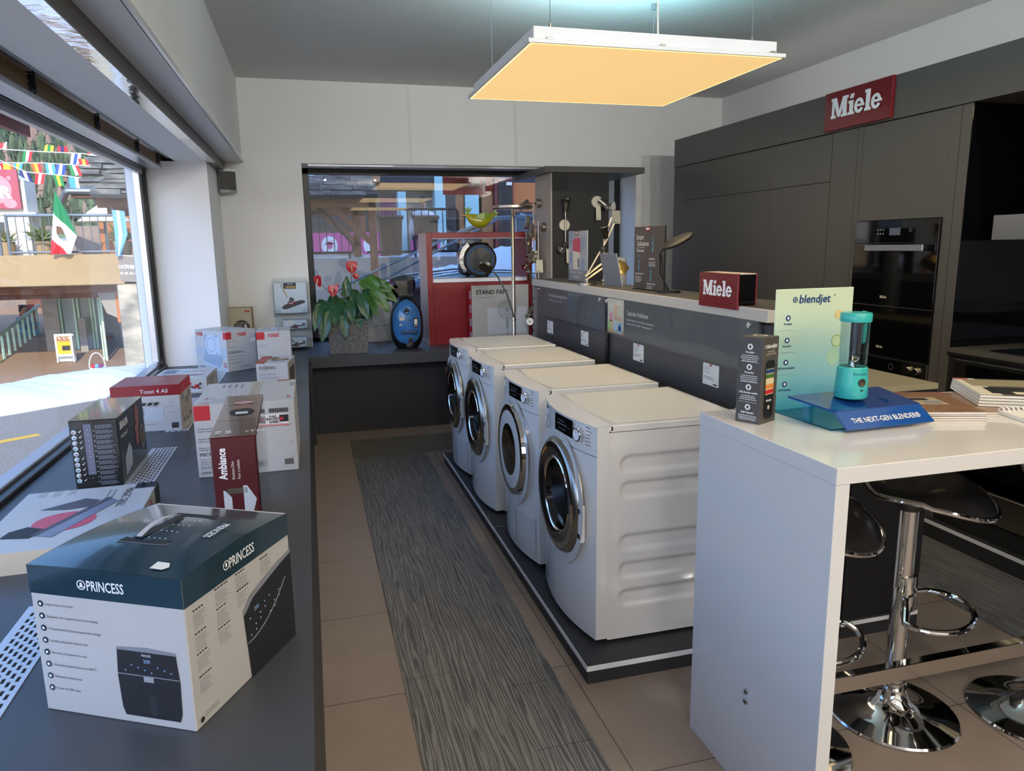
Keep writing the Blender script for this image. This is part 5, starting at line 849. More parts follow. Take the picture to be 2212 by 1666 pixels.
# ---------------------------------------------------------------- fitted kitchen along the right wall
def panel_x(b, y0, y1, z0, z1, mat='cab', x=XC, th=.02, gap=.0015): b.box(x, x+th, y0+gap, y1-gap, z0+gap, z1-gap, mat, .0008)
t = thing('tall_cabinets', 'row of tall handleless anthracite cabinets with a plain top board', 'cabinet', (0, 0, 0))
b = MB(); b.box(XC+.02, XC+.62, 2.985, 6.0, .1, 2.21, 'cab_gap'); b.box(XC-.006, XC+.62, -2.6, 6.0, 2.213, 2.443, 'cab', .001); b.box(XC, XC+.62, 2.98, 3.1, .1, 2.21, 'cab'); b.box(XC, XC+.02, 5.81, 6.0, .1, 2.21, 'cab'); b.box(XC-.0005, XC+.02, 3.71, 3.97, .1, 2.21, 'cab'); b.box(XC-.001, XC, 3.75, 3.752, .1, 2.21, 'cab_gap'); b.box(XC-.001, XC, 3.04, 3.0415, .1, 2.21, 'cab_gap'); b.build('carcass', t)
for y0, y1 in ((5.19, 5.81), (4.585, 5.19), (3.975, 4.585)):
    for z0, z1 in ((.1, 1.924), (1.924, 2.21)): b = MB(); panel_x(b, y0, y1, z0, z1); b.build('door', t)
b = MB(); panel_x(b, 3.1, 3.71, 1.675, 2.21); b.build('door', t); b = MB(); panel_x(b, 3.1, 3.71, .1, .62); b.build('door', t)
b = MB(); b.box(XC-.03, 3.76, -2.6, 6.0, 0, .06, 'laminate_dark'); b.box(XC-.032, 3.76, -2.6, 6.0, .075, .095, 'white'); b.box(XC-.03, 3.76, -2.6, 6.0, .06, .1, 'laminate_dark'); b.build('plinth', t)
def oven(name, z0, z1, label, split):
    t = thing(name, label, 'oven', (XC, 3.405, z0), 0, 'black built-in ovens'); h = z1-z0; b = MB(); b.box(-.012, .3, -.303, .303, 0, h, 'black_gloss', .001); F = frame((-.012, .303, 0), (0, -1, 0), (0, 0, 1)); slab_word(b, F @ Matrix.Translation((.235, .045, 0)), .014, 'tag', .0005, .0004); b.rect(F, 0, .606, -.001, .003, 'steel', .0006); b.build('door', t)
    if split:
        b = MB(); b.box(-.014, -.012, -.303, .303, split, h, 'black_gloss', .0005); F = frame((-.014, .303, 0), (0, -1, 0), (0, 0, 1)); b.rect(F, 0, .606, split-.004, split, 'seam', .0006)
        for i in range(3):
            for j in range(2): b.rect(F, .18+.02*i, .19+.02*i, split+.045+.022*j, split+.053+.022*j, 'print_grey', .0006)
        b.rect(F, .27, .35, split+.04, split+.08, M('oven_screen', '5b6473', .3), .0006); b.ring(F, .42, split+.065, .008, .01, 'print_grey', .0006); b.build('control_panel', t)
    b = MB(); zz = (split or h)-.045
    if split: b.box(-.058, -.046, -.25, .165, zz, zz+.034, 'alu', .002); b.box(-.046, -.012, -.24, -.225, zz+.005, zz+.03, 'black'); b.box(-.046, -.012, .14, .155, zz+.005, zz+.03, 'black'); b.build('handle', t)
oven('built_in_oven', 1.198, 1.673, 'upper black built-in oven with bar handle and touch panel', .353); oven('steam_oven', .915, 1.195, 'lower black built-in oven without handle', 0)
t = thing('oven_control_unit', 'grey control strip with two round knobs under the lower oven', 'oven', (XC, 3.405, .62)); b = MB(); b.box(-.012, .3, -.303, .303, .2, .29, 'steel', .001); F = frame((-.012, .303, .2), (0, -1, 0), (0, 0, 1)); b.rect(F, .12, .43, .012, .08, 'black_gloss', .001); b.lines(F, .14, .062, .06, 5, .011, .003, 'print_grey', .2); b.ring(F, .36, .045, .015, .017, 'print_grey', .0016); b.box(-.012, .3, -.303, .303, 0, .195, 'black_gloss', .001); b.build('panel', t)
for y in (-.185, -.24, .24): b = MB(); b.lathe([(.019, 0), (.0185, .014), (.016, .016), (0, .016)], 'nickel', 24, frame((-.012, y, .245), (0, -1, 0), (0, 0, 1))); b.build('knob', t)
# cooking niche
t = thing('cooking_unit', 'cooking niche base unit with steel edged worktop and built-in range oven', 'cabinet', (XC, 0, 0)); b = MB(); b.box(.0, .62, -2.5, 2.98, .1, .985, 'cab_gap'); b.box(-.0, .02, -2.5, 2.98, .35, .42, 'cab'); b.build('carcass', t); b = MB(); b.box(-.01, .62, -2.5, 2.98, .992, 1.022, 'cab', .001); b.box(-.012, -.008, -2.5, 2.98, .985, 1.0, 'steel'); b.build('worktop', t); b = MB(); b.box(.05, .55, 1.9, 2.8, 1.0225, 1.027, 'black_gloss', .001); b.build('hob', t)
b = MB(); b.box(-.012, .02, 1.95, 2.935, .845, .968, 'steel', .001); F = frame((-.012, 2.935, .845), (0, -1, 0), (0, 0, 1)); b.rect(F, .075, .9, .02, .105, 'black_gloss', .001); b.lines(F, .1, .085, .1, 5, .014, .004, 'print_grey', .2); b.build('control_panel', t); b = MB(); b.box(-.012, .02, 1.95, 2.935, .42, .84, 'black_gloss', .001); b.build('oven_door', t); b = MB(); b.box(-.012, .02, 1.95, 2.935, .2, .345, 'steel', .001); b.build('warming_drawer', t)
b = MB(); b.box(.56, .62, -2.5, 2.98, 1.022, 2.21, 'black_gloss'); b.box(.0, .56, 2.975, 2.98, 1.022, 2.21, 'black_gloss'); b.build('back_panel', t)
t = thing('range_hood', 'brushed steel range hood over the cooking niche at the right edge', 'range hood', (XC+.08, 2.43, 1.557)); b = MB(); b.box(0, .44, -.5, .45, 0, .12, 'steel', .002); b.build('canopy', t); b = MB(); b.box(.2, .46, -.2, .2, .12, .61, 'black_gloss'); b.build('chimney', t)
b = MB(); b.box(-.018, 0, -.27, .275, 0, .222, 'red_sign', .002); F = frame((-.018, .275, 0), (0, -1, 0), (0, 0, 1)); slab_word(b, F @ Matrix.Translation((.062, .068, 0)), .115, 'chalk_white', .0005, .003); b.build('brand_sign', None, (XC-.006, 3.757, 2.222), 0, label='red wall sign with white slab lettering high on the kitchen cabinets', category='sign')
# ---------------------------------------------------------------- glowing ceiling panels on wires
def ceiling_panel(x0, x1, y0, y1, z, label):
    t = thing('ceiling_panel', label, 'lamp', ((x0+x1)/2, (y0+y1)/2, z), 0, 'square glowing panels hung from the ceiling'); a = (x1-x0)/2; c = (y1-y0)/2
    b = MB(); b.box(-a, a, -c, c, .0015, .018, 'white', .001); b.box(-a+.03, a-.03, -c+.03, c-.03, .018, .075, 'white', .002); b.build('frame', t); b = MB(); b.box(-a+.014, a-.014, -c+.014, c-.014, 0, .0014, 'panel_light'); b.build('diffuser', t); b = MB()
    F = frame((0, 0, -.0004), (1, 0, 0), (0, -1, 0))
    for e in ((-a+.012, a-.012, -c+.012, -c+.016), (-a+.012, a-.012, c-.016, c-.012), (-a+.012, -a+.016, -c+.012, c-.012), (a-.016, a-.012, -c+.012, c-.012)): b.rect(F, *e, 'panel_edge', .0002)
    b.build('glow_edge', t)
    for sx, sy in ((-.8, -.85), (.8, -.85), (-.8, .85), (.8, .85)): b = MB(); b.tube([(a*sx, c*sy, .075), (a*sx, c*sy, 2.949-z)], .0016, 'print_grey', 6); b.lathe([(.014, 2.915-z), (.014, 2.949-z)], 'print_grey', 10, Matrix.Translation((a*sx, c*sy, 0))); b.lathe([(.006, .075), (.006, .105)], 'nickel', 10, Matrix.Translation((a*sx, c*sy, 0))); b.build('wire', t)
    b = MB(); b.tube([(a*.05, -c*.8, .075), (a*.03, -c*.8, 2.949-z)], .0035, 'paper', 6); b.build('power_cable', t)
    for q in (-.85, .0, .9): b = MB(); b.box(a*q-.012, a*q+.012, -c+.004, -c+.03, .018, .028, 'nickel', .002); b.build('clip', t)
def panel_glow(x, y, z):
    l = bpy.data.lights.new('panel_glow', 'AREA'); l.shape = 'SQUARE'; l.size = 1.18; l.energy = PANEL_W; l.color = (1, .80, .50); o = bpy.data.objects.new('panel_glow', l); COL.objects.link(o); o.location = (x, y, z-.004)
for y in (3.7225, .7575, -2.19): panel_glow(1.5625, y, 2.395)
ceiling_panel(.945, 2.18, 3.115, 4.33, 2.395, 'glowing yellow-white square ceiling panel hanging in view on thin wires')
ceiling_panel(.945, 2.18, .15, 1.365, 2.395, 'second glowing square ceiling panel, above the bar'); ceiling_panel(.945, 2.18, -2.8, -1.585, 2.395, 'third glowing square ceiling panel, farther back in the shop')
for k, (y, e, c, sx, sy, yy) in enumerate(((3.72, UPLIGHT*.25, (1, .97, .92), 1.0, 1.0, 0), (.76, UPLIGHT, (1, .97, .92), 1.0, 1.0, 0), (-2.2, UPLIGHT, (1, .97, .92), 1.0, 1.0, 0), (3.85, 4.5, (.1, .72, .9), .5, .1, 0))):
    ul = bpy.data.lights.new('uplight', 'AREA'); ul.shape = 'RECTANGLE'; ul.size = sx; ul.size_y = sy; ul.energy = e; ul.color = c; uo = bpy.data.objects.new('panel_uplight', ul); COL.objects.link(uo); uo.location = (1.56 if sx == 1 else 1.75, y, 2.48); uo.rotation_euler = (PI, 0, 0)
# unseen ceiling spots added to brighten the far wall
for x, tx in ((.4, .2), (1.3, 1.0), (2.2, 2.2), (3.0, 3.2)):
    t = thing('wall_fill_spot', 'white ceiling spot added behind the viewer to brighten the far wall', 'lamp', (x, .0, 2.80), 0, 'added fill spots behind the viewer'); b = MB(); b.tube([(0, -.14, -.02), (0, -.005, 0)], .035, 'white', 14); b.build('head', t); b = MB(); b.tube([(0, -.07, 0), (0, -.07, .148)], .01, 'white', 8); b.build('stem', t)
    l = bpy.data.lights.new('wall_fill_spot', 'SPOT'); l.energy = SPOT; l.spot_size = 1.0; l.spot_blend = 1; l.shadow_soft_size = .012; l.color = (1, .97, .93); o = bpy.data.objects.new('wall_fill_light', l); COL.objects.link(o); o.location = (x, .0, 2.80); d = Vector((tx, 6.7, 2.35))-Vector(o.location); o.rotation_euler = d.to_track_quat('-Z', 'Y').to_euler()
# fill lamps added behind the camera, plus an added fill light above the cabinets
for i, (x, y) in enumerate(((.2, -1.4), (2.6, -1.4), (.2, -3.2), (2.6, -3.2))):
    l = bpy.data.lights.new('fill_downlight', 'AREA'); l.shape = 'DISK'; l.size = .36; l.energy = FILL_DOWN; l.color = (1, .93, .84); l.spread = 2.9; o = bpy.data.objects.new('fill_downlight', l); COL.objects.link(o); o.location = (x, y, 2.928)
    b = MB(); b.lathe([(.2, 0), (.2, .012), (.19, .018)], 'white', 30); b.build('fill_ceiling_light', None, (x, y, 2.931), 0, label='round ceiling light added behind the viewer as fill', category='lamp', group='added round fill lights')
for y0, y1, e in ((-2.5, -.4, TOP_FILL), (.2, 5.8, TOP_FILL*.05)):
    l = bpy.data.lights.new('cabinet_top_fill', 'AREA'); l.shape = 'RECTANGLE'; l.size = .3; l.size_y = y1-y0; l.energy = e; l.color = (1, .97, .93); o = bpy.data.objects.new('cabinet_top_fill', l); COL.objects.link(o); o.location = (XC+.42, (y0+y1)/2, 2.46); o.rotation_euler = (PI, .35, 0)
# ================================================================ the street outside
ramp_mat('asphalt', 'noise', '6a6057', 'a59a8b', 60, .9, (1, 1, 1), 2, .3, .3, .7); M('sidewalk', 'a79f93', .9, var=.12); M('road_yellow', 'd9a83a', .8, var=.1); M('snow', 'd6d9df', .8, var=.02, bump=.5, bscale=6); M('concrete', 'a68d68', .9, var=.12, scale=9, bump=.3, bscale=50); M('concrete_grey', '9a958c', .9, var=.18, scale=3, bump=.3, bscale=30)
ramp_mat('stone_wall', 'noise', '7d786c', 'c0b59f', 3, .9, (1, 1, 2), 4, .4); ramp_mat('timber', 'noise', '552f1c', '7b4a2e', 6, .6, (12, 12, 1), 2); ramp_mat('timber_flat', 'noise', '643a22', '87552f', 6, .6, (1, 12, 12), 2); M('orange_wood', 'b06a34', .6, var=.15, stretch=(1, 1, 14), scale=4); ramp_mat('slate', 'noise', '3f4448', '7d7d78', 5, .6, (1, 3, 3), 3, .4); M('iron', '2a2b2c', .4, .6); M('galv', '7f868c', .4, .7); M('plaster_white', 'e8e2d5', .8); M('pale_green', 'b9dcc0', .5); M('pale_blue', '97c3c9', .5); M('bin_brown', '352622', .4); M('shop_glass', '3b3f42', .06); M('pink', 'cc4f93', .5); M('purple', '7b2e63', .5); M('ramp_brown', 'a5866a', .9, var=.2); M('burgundy', '5a1424', .4); M('car_paint', '15171c', .07, .2, coat=1.); M('car_glass', '14181c', .03, coat=1.); M('shutter', '2b2d33', .5); M('oak', '8c623c', .7, var=.15)
sbox('street', (-80, 80, -8, 60, -.5, -.3), 'asphalt')
b = MB(); b.box(-2.35, -1.27, -5, 6.9, -.3, -.22, 'sidewalk', .01); struct(b.build('pavement'))
b = MB(); F = frame((-2.85, 8.49, -.299), (-.8, -.6, 0), (.6, -.8, 0)); b.rect(F, 0, 3.2, 0, .13, 'road_yellow', .001); struct(b.build('road_marking'))
# snow banks
def lump(x, y): return .5*math.sin(3.1*x+1.3*y)+.3*math.sin(7.3*x-4*y+1)+.2*math.sin(13*x+9*y)
b = MB()
def bank(u, v):
    s = -1.2+9*u; px, py = -2.3-.77*s, 11.05-.64*s; q = v*2-1; h = .23*max(0, 1-abs(q)**2.2)*(1+.22*lump(px*1.3, py+q)); dx, dy = .64*q*.95, -.77*q*.95; return (px+dx*-1+.05*lump(px, q), py-dy*1+.75, -.31+h*(1 if u > .02 else 0))
b.grid(bank, 90, 22, 'snow'); b.build('snow_bank', label='ploughed bank of bright snow along the street outside the left window', category='snow', kind='stuff')
b = MB(); b.grid(lambda u, v: (1.7+2.2*u, 11.9-1.3*v, 1.1+.75*u**.7*(1-(2*v-1)**2*.5)+.08*lump(4*u, 3*v)-.25*v), 40, 14, 'snow'); b.build('snow_pile', label='bluish snow heap beside the outdoor steps behind the back window', category='snow', kind='stuff')
b = MB(); b.grid(lambda u, v: (-1.5+5*u, 13.12+.26*v, 1.395+.10*max(0, lump(5*u, 3*v)+.3)*math.sin(PI*v)), 60, 12, 'snow'); b.build('terrace_snow', label='thin snow lying on the terrace under the railing behind the back window', category='snow', kind='stuff')
# mountain and forest
b = MB()
def hill(u, v): x = -420+380*u; y = 260+560*v; return (x, y, -25+.52*(y-260)+22*lump(x*.006, y*.007)+5*lump(x*.025, y*.02))
HM = ramp_mat('hillside_ground', 'noise', '3f4437', '8d7b6c', .12, .95, (1, 1, 1), 3); b.grid(hill, 220, 260, HM); struct(b.build('hillside'))
b = MB(); rnd = random.Random(3); TG = [M('fir_dark', '35422f', .9, var=.3), M('fir_green', '4d5c3d', .9, var=.3), M('bare_wood', '7b6557', .95, var=.2)]
for i in range(7000):
    y = 270+480*rnd.random()**1.1; x = -y*rnd.uniform(.18, .46); x, y, z = hill((x+420)/380, (y-260)/560)
    rocky = .5+.5*math.sin(x*.025+y*.017); s = rnd.uniform(5, 10); m = TG[2] if rnd.random() < (.75 if rocky > .72 else .08) else TG[rnd.randrange(2)]; n = 5; r = s*(.22 if m is not TG[2] else .36); a0 = rnd.random()*6
    for z0, z1, k in ((.1, .62, 1), (.42, 1., .66)): b.add([(x+r*k*math.cos(a0+2*PI*j/n), y+r*k*math.sin(a0+2*PI*j/n), z+s*z0*.9) for j in range(n)]+[(x, y, z+s*z1)], [(j, (j+1) % n, n) for j in range(n)], m)
b.build('forest', label='dense conifer forest covering the mountainside beyond the street', category='forest', kind='stuff')
# ---- terrace building across the street (left window)
b = MB(); b.box(-14, -2.73, 12.5, 12.95, 1.07, 1.53, 'concrete', .01); b.box(-14, -2.6, 12.95, 17, 1.38, 1.5, 'concrete'); b.build('terrace_beam', label='sunlit concrete terrace beam across the street with railing on top', category='beam')
t = thing('terrace_railing', 'grey metal terrace railing behind the large flag across the street', 'railing', (-2.75, 12.62, 1.53)); b = MB()
for x0, x1 in ((-11, -1.62), (-1.50, 0)): b.tube([(x0, 0, .58), (x1, 0, .58)], .022, 'galv', 8); b.tube([(x0, 0, .04), (x1, 0, .04)], .016, 'galv', 8)
b.build('rail', t); b = MB(); n = 0
for k in range(100):
    x = -.06-.11*k; b.tube([(x, 0, .04), (x, 0, .58)], .007, 'galv', 5)
b.build('bars', t, kind='stuff')
for x in (0, -1.5, -1.62, -3.2, -4.8, -6.4): b = MB(); b.tube([(x, 0, 0), (x, 0, .6)], .022, 'galv', 8); b.build('post', t)
def cloth(name, parent, pts_l, pts_r, y, pick, nu=14, nv=22, amp=.03):
    def along(P, q): q *= len(P)-1; i = min(int(q), len(P)-2); f = q-i; return (P[i][0]+(P[i+1][0]-P[i][0])*f, P[i][1]+(P[i+1][1]-P[i][1])*f)
    b = MB(); V = []
    for i in range(nu+1):
        for j in range(nv+1):
            a, c = along(pts_l, j/nv), along(pts_r, j/nv); q = i/nu; V.append((a[0]+(c[0]-a[0])*q, y+amp*math.sin(9*q+4*j/nv)*(j/nv), a[1]+(c[1]-a[1])*q))
    for i in range(nu):
        for j in range(nv):
            f = (i*(nv+1)+j, (i+1)*(nv+1)+j, (i+1)*(nv+1)+j+1, i*(nv+1)+j+1); cx = sum(V[k][0] for k in f)/4; cz = sum(V[k][2] for k in f)/4; b.add([V[k] for k in f], [(0, 1, 2, 3)], pick(cx, cz, (i+.5)/nu, (j+.5)/nv))
    return b.build(name, parent, sharp=80)
FG, FW, FR, FB_ = M('flag_green', '12804d', .7), M('flag_white', 'e9ebee', .7), M('flag_red', 'cf1f2c', .7), M('flag_blue', '6fa8dd', .7)
t = thing('flag_on_pole', 'large green, white and red flag hanging from a pole on the terrace railing', 'flag', (-3.50, 12.42, 1.52)); b = MB(); b.tube([(-.0, 0.1, 0), (0, 0, .97)], .012, 'galv', 8); b.build('pole', t)
side = lambda x, z, a, c: (c[0]-a[0])*(z-a[1])-(c[1]-a[1])*(x-a[0])
def mex(x, z, u, v):
    x -= 3.5; z += 1.52
    if side(x, z, (-3.56, 2.13), (-3.27, 1.80)) > 0:
        return FG
    return FR if side(x, z, (-3.62, 1.77), (-3.42, 1.54)) < 0 else FW
o = lambda P: [(x+3.5, z-1.52) for x, z in P]
fl = cloth('cloth', t, o([(-3.5, 2.45), (-3.56, 2.13), (-3.62, 1.77), (-3.65, 1.54)]), o([(-3.495, 2.45), (-3.37, 2.13), (-3.27, 1.81), (-3.39, 1.54)]), -.03, mex, 44, 70, .035)
b = MB(); F = frame((.02, -.09, .335), (1, 0, -.2), (0, 0, 1)); b.ell(F, 0, 0, .05, .085, M('crest_brown', '6b4a35', .7), 0, 12); b.ell(F, .02, -.05, .055, .03, M('crest_green', '5d7a5c', .7), .002, 12); b.ell(F, -.02, .06, .025, .03, 'crest_brown', .002, 8); b.build('crest', t)
t = thing('flag_on_pole', 'pale blue and white striped flag at the right end of the terrace railing', 'flag', (-2.77, 12.40, 1.52)); b = MB(); b.tube([(0, .1, 0), (0, 0, .7)], .012, 'galv', 8); b.build('pole', t)
cloth('cloth', t, [(0, .66), (.0, .3), (-.01, -.02)], [(.17, .64), (.18, .3), (.05, -.02)], -.02, lambda x, z, u, v: FW if .33 < u < .62 else FB_, 12, 16, .02)
# bunting
FC = {k: M('bunt_'+k, v, .7) for k, v in dict(red='c9303a', blue='2f55b0', sky='4fa3dc', yellow='e3c43a', green='1f8a4d', white='f0f1f3', orange='dd6b2e', navy='2a3670').items()}
def bunting(label, pts, y, cols, up=()):
    t = thing('flag_bunting', label, 'bunting', (pts[0][0], y, pts[0][1]), 0, 'strings of small flags over the street'); P = [(x-pts[0][0], 0, z-pts[0][1]) for x, z in pts]; b = MB(); b.tube(P, .008, 'flag_white', 5); b.build('string', t)
    n = len(cols)
    for k, (c1, c2, c3) in enumerate(cols):
        q = (k+.5)/n*(len(P)-1); i = min(int(q), len(P)-2); f = q-i; a = Vector(P[i]).lerp(Vector(P[i+1]), f); b = MB(); s = .15; up_ = k in up; sk = .05*math.sin(k*2.3)
        for m, cc in enumerate((c1, c2, c3)):
            x0, x1 = -s/2+s*m/3, -s/2+s*(m+1)/3; h = .19*(1 if not up_ else -.6)
            b.add([(a.x+x0, .0, a.z), (a.x+x1, .0, a.z), (a.x+x1+sk, .03*math.sin(k+m), a.z-h-.02*math.sin(k*1.7+m)), (a.x+x0+sk, .03*math.sin(k+m-1), a.z-h)], [(0, 1, 2, 3)], FC[cc])
        b.build('pennant', t)
bunting('highest string of small flags against the mountain', [(-5.6, 3.36), (-4.36, 3.3), (-3.71, 3.28), (-2.9, 3.14)], 15, [('red', 'red', 'red'), ('red', 'red', 'white'), ('green', 'white', 'red'), ('yellow', 'green', 'yellow'), ('red', 'navy', 'red'), ('white', 'blue', 'white'), ('red', 'white', 'blue'), ('green', 'green', 'white'), ('white', 'red', 'white')], (0, 1, 3, 4, 6, 7))
bunting('middle string of small flags above the slate roof house', [(-5.4, 3.1), (-4.35, 3.11), (-3.62, 3.07)], 15, [('red', 'white', 'green'), ('white', 'red', 'white'), ('sky', 'yellow', 'sky'), ('orange', 'yellow', 'red'), ('sky', 'white', 'sky'), ('blue', 'white', 'blue'), ('green', 'white', 'red'), ('red', 'yellow', 'red')], (0, 7))
bunting('lowest string of small flags, sagging beside the pink sign', [(-5.0, 3.14), (-4.62, 2.95), (-4.19, 2.91), (-3.78, 2.86)], 14.95, [('yellow', 'yellow', 'orange'), ('navy', 'white', 'navy'), ('red', 'white', 'red'), ('green', 'yellow', 'green'), ('sky', 'sky', 'white')])
# white building with pink sign
t = thing('white_building', 'white rendered building behind the pink sign at the left edge', 'building', (-4.26, 13.6, 1.5)); b = MB(); b.box(-4, -.0, 0, .5, 0, 1.2, 'plaster_white'); b.box(-4, .12, -.03, .5, .66, .70, 'plaster_white'); b.build('walls', t); b = MB(); b.prism(frame((-4.1, -.05, 1.2), (1, 0, 0), (0, 0, 1)), [(0, 0), (4.06, 0), (3.9, .12), (0, .2)], 'plaster_white', -.5, 0); b.build('roof', t); b = MB(); b.box(-.9, -.35, -.01, 0, .1, .55, 'shop_glass'); b.build('window', t)
b = MB(); b.box(-.9, 0, 0, .06, 0, .60, M('sign_pink', 'a84657', .5)); F = frame((-.9, 0, 0), (1, 0, 0), (0, 0, 1)); b.text(F, 'BAR', .80, .17, .25, 'white', 'R', bold=.05); b.ell(F, .76, .08, .09, .07, M('sign_blush', 'd98a93', .5), .001); b.ell(F, .6, .3, .2, .22, 'sign_blush', .0008); b.ell(F, .78, .47, .03, .03, 'sign_blush', .001); b.build('bar_sign', None, (-4.31, 13.5, 2.25), 0, label='pink sign with white letters ending in AR at the left edge', category='sign')
# chalet
t = thing('chalet', 'wooden chalet with thick slate roof behind the terrace', 'building', (-4.5, 17, 1.5)); b = MB(); b.box(.3, 2.0, .5, 5, 0, 1.3, 'orange_wood'); b.build('walls', t); b = MB(); rnd = random.Random(5)
for r in range(11):
    x = -.05; y = r*.36; z = 1.32+r*.17
    while x < 1.9: w2 = rnd.uniform(.35, .9); b.box(x, x+w2-.015, y-.05+rnd.uniform(-.05, .05), y+.5, z+rnd.uniform(-.01, .02), z+.06+rnd.uniform(0, .05), 'slate'); x += w2
b.build('slates', t); b = MB(); b.tube([(-.05, -.1, 1.27), (2.3, -.1, 1.27)], .07, 'galv', 10); b.tube([(-.05, -.1, 1.27), (-.9, 2.2, .98)], .05, 'galv', 8); b.build('gutter', t); b = MB(); b.poly([(-.05, .0, 1.33), (-.9, 2.2, 1.05), (-.9, 2.2, 1.2), (-.05, .5, 1.75)], 'slate'); b.box(.0, 2.2, -.05, .5, 1.15, 1.27, 'timber_flat'); b.build('eave', t); b = MB(); b.box(.2, .42, 2.5, 2.8, 1.8, 3.0, 'plaster_white'); b.build('chimney', t)
t = thing('parasol', 'cream folded-out parasol on the terrace beside the blue and white flag', 'parasol', (-3.5, 15, 1.5)); b = MB(); b.lathe([(.45, .6), (.25, .78), (0, .95)], M('parasol_cream', 'e7dfc8', .8), 8); b.build('canopy', t); b = MB(); b.lathe([(.02, 0), (.02, .9)], 'galv', 8); b.build('pole', t)
def planter(x, y, label, w_, spiky):
    t = thing('planter', label, 'potted plant', (x, y, 1.5), 0, 'planters on the terrace'); b = MB(); b.lathe([(w_*.4, 0), (w_*.5, .24), (w_*.46, .24), (0, .22)], 'concrete', 16); b.build('pot', t); b = MB(); r = random.Random(int(x*10))
    for k in range(70 if not spiky else 40):
        a = r.random()*6.28; e = r.uniform(.1, 1.2); L = r.uniform(.12, .3); d = Vector((math.cos(a)*math.cos(e), math.sin(a)*math.cos(e), math.sin(e)))*L; s = d.orthogonal().normalized()*(.03 if not spiky else .012); p = Vector((0, 0, .24))+Vector((r.uniform(-.08, .08), r.uniform(-.08, .08), r.uniform(0, .12 if not spiky else .02))); b.add([(p-s)[:], (p+s)[:], (p+d)[:]], [(0, 1, 2)], M('terrace_leaf', '5f6f3f', .7, var=.3) if not spiky or k % 2 else M('yucca_tan', 'a8965a', .7))
    b.build('foliage', t)
planter(-4.07, 13.5, 'square planter with green shrub behind the terrace railing, left of the flag', .26, False); planter(-4.55, 13.4, 'pot with spiky yucca behind the terrace railing at the left edge', .24, True); planter(-3.0, 13.9, 'planter with green shrub between the two flags', .3, False)
b = MB(); b.box(-.36, .0, 0, .03, 0, .4, M('sign_taupe', '8b7f74', .6)); F = frame((-.36, 0, 0), (1, 0, 0), (0, 0, 1)); b.text(F, 'LACIPHIER', .02, .2, .075, 'white', sx=.72, bold=.03); b.lines(F, .04, .11, .26, 1, .05, .03, 'paper', .1); b.rect(F, .0, .36, .385, .4, 'white'); b.build('street_sign', None, (-2.47, 12.42, 1.10), (0, .05, -.25), label='taupe sign with white capitals fixed to the end of the concrete terrace beam', category='sign')
# arcade below the terrace
b = MB(); b.box(-2.85, -1.2, 12.5, 13.6, -.35, 1.07, 'stone_wall', .02); b.build('stone_pillar', label='weathered stone pillar under the right end of the terrace beam', category='pillar')
b = MB(); b.box(-14, -2.9, 12.96, 13.3, .93, 1.06, 'timber_flat'); b.box(-14, -2.9, 13.6, 14, .82, .95, 'timber_flat'); b.build('timber_lintel', label='brown timber lintel boards under the concrete terrace beam', category='beam')
b = MB(); b.poly([(-3.28, 13.0, 1.0), (-2.93, 13.0, 1.03), (-2.97, 13.0, .5), (-3.15, 13.0, .6)], 'concrete_grey'); b.box(-3.0, -2.92, 12.98, 13.05, .45, .9, 'orange_wood'); b.build('stair_soffit', label='grey sloping underside of the stair next to the stone pillar', category='stairs')
b = MB(); b.add([(-14, 11.5, -.31), (-2.5, 11.5, -.31), (-2.5, 14, -.26), (-14, 14, -.26), (-14, 22, .35), (-2.5, 22, .35)], [(0, 1, 2, 3), (3, 2, 5, 4)], 'ramp_brown'); struct(b.build('arcade_ramp'))
t = thing('arcade_shopfront', 'glazed arcade shopfront with pale green frames under the terrace', 'shopfront', (-3.45, 13.8, -.4)); b = MB(); b.box(-.95, -.0, 1.2, 1.22, 0, 1.3, M('arcade_glass', '8f9a94', .1, var=.4, scale=2)); b.poly([(0, 0, 0), (0, 0, 1.3), (-.35, 1.2, 1.3), (-.35, 1.2, 0)], 'arcade_glass'); b.build('glazing', t)
for x, y in ((-.95, 1.15), (-.72, 1.15), (-.66, 1.15), (-.45, 1.15), (-.40, 1.15), (-.2, .7), (-.13, .5), (-.05, .1), (.02, -.05)): b = MB(); b.box(x, x+.035, y, y+.035, 0, 1.3, 'pale_green'); b.build('frame_post', t)
b = MB(); b.box(-1.2, -.95, 1.1, 1.25, 0, 1.3, 'concrete_grey'); b.box(-.6, -.48, .9, .95, 0, .8, 'concrete_grey'); b.build('wall_pier', t)
b = MB(); b.box(-3, 3, 0, .1, -.5, 1.9, M('arcade_wall', '8b7b70', .8, var=.5, scale=1.5)); b.box(-.7, -.1, -.05, 0, -.5, 1.9, 'timber'); b.build('arcade_back_wall', None, (-6, 20.5, .3), 0, label='dark back wall of the arcade far under the terrace', category='wall')
t = thing('stair_railing', 'pale green slatted railing beside the arcade ramp', 'railing', (-5.12, 14.2, -.28)); b = MB(); b.tube([(0, -.2, .45), (-.3, 3.0, .78)], .03, 'pale_green', 8); b.build('rail', t)
for k in range(9): b = MB(); b.box(-.033*k-.02, -.033*k+.02, -.2+.36*k, -.16+.36*k, .0+.03*k, .45+.037*k, 'pale_green'); b.build('slat', t)
t = thing('a_frame_sign', 'white A-frame pavement sign with yellow food poster under the terrace', 'sign', (-4.02, 13.7, -.25), .05); b = MB(); b.box(-.13, .13, -.01, .01, .1, .48, 'white'); F = frame((-.13, -.011, .1), (1, 0, 0), (0, 0, 1)); b.rect(F, .03, .23, .04, .34, M('poster_yellow', 'e8b524', .5)); b.rect(F, .03, .23, .25, .34, 'food_tan', .0012); b.rect(F, .1, .22, .1, .18, 'print_black', .0012)
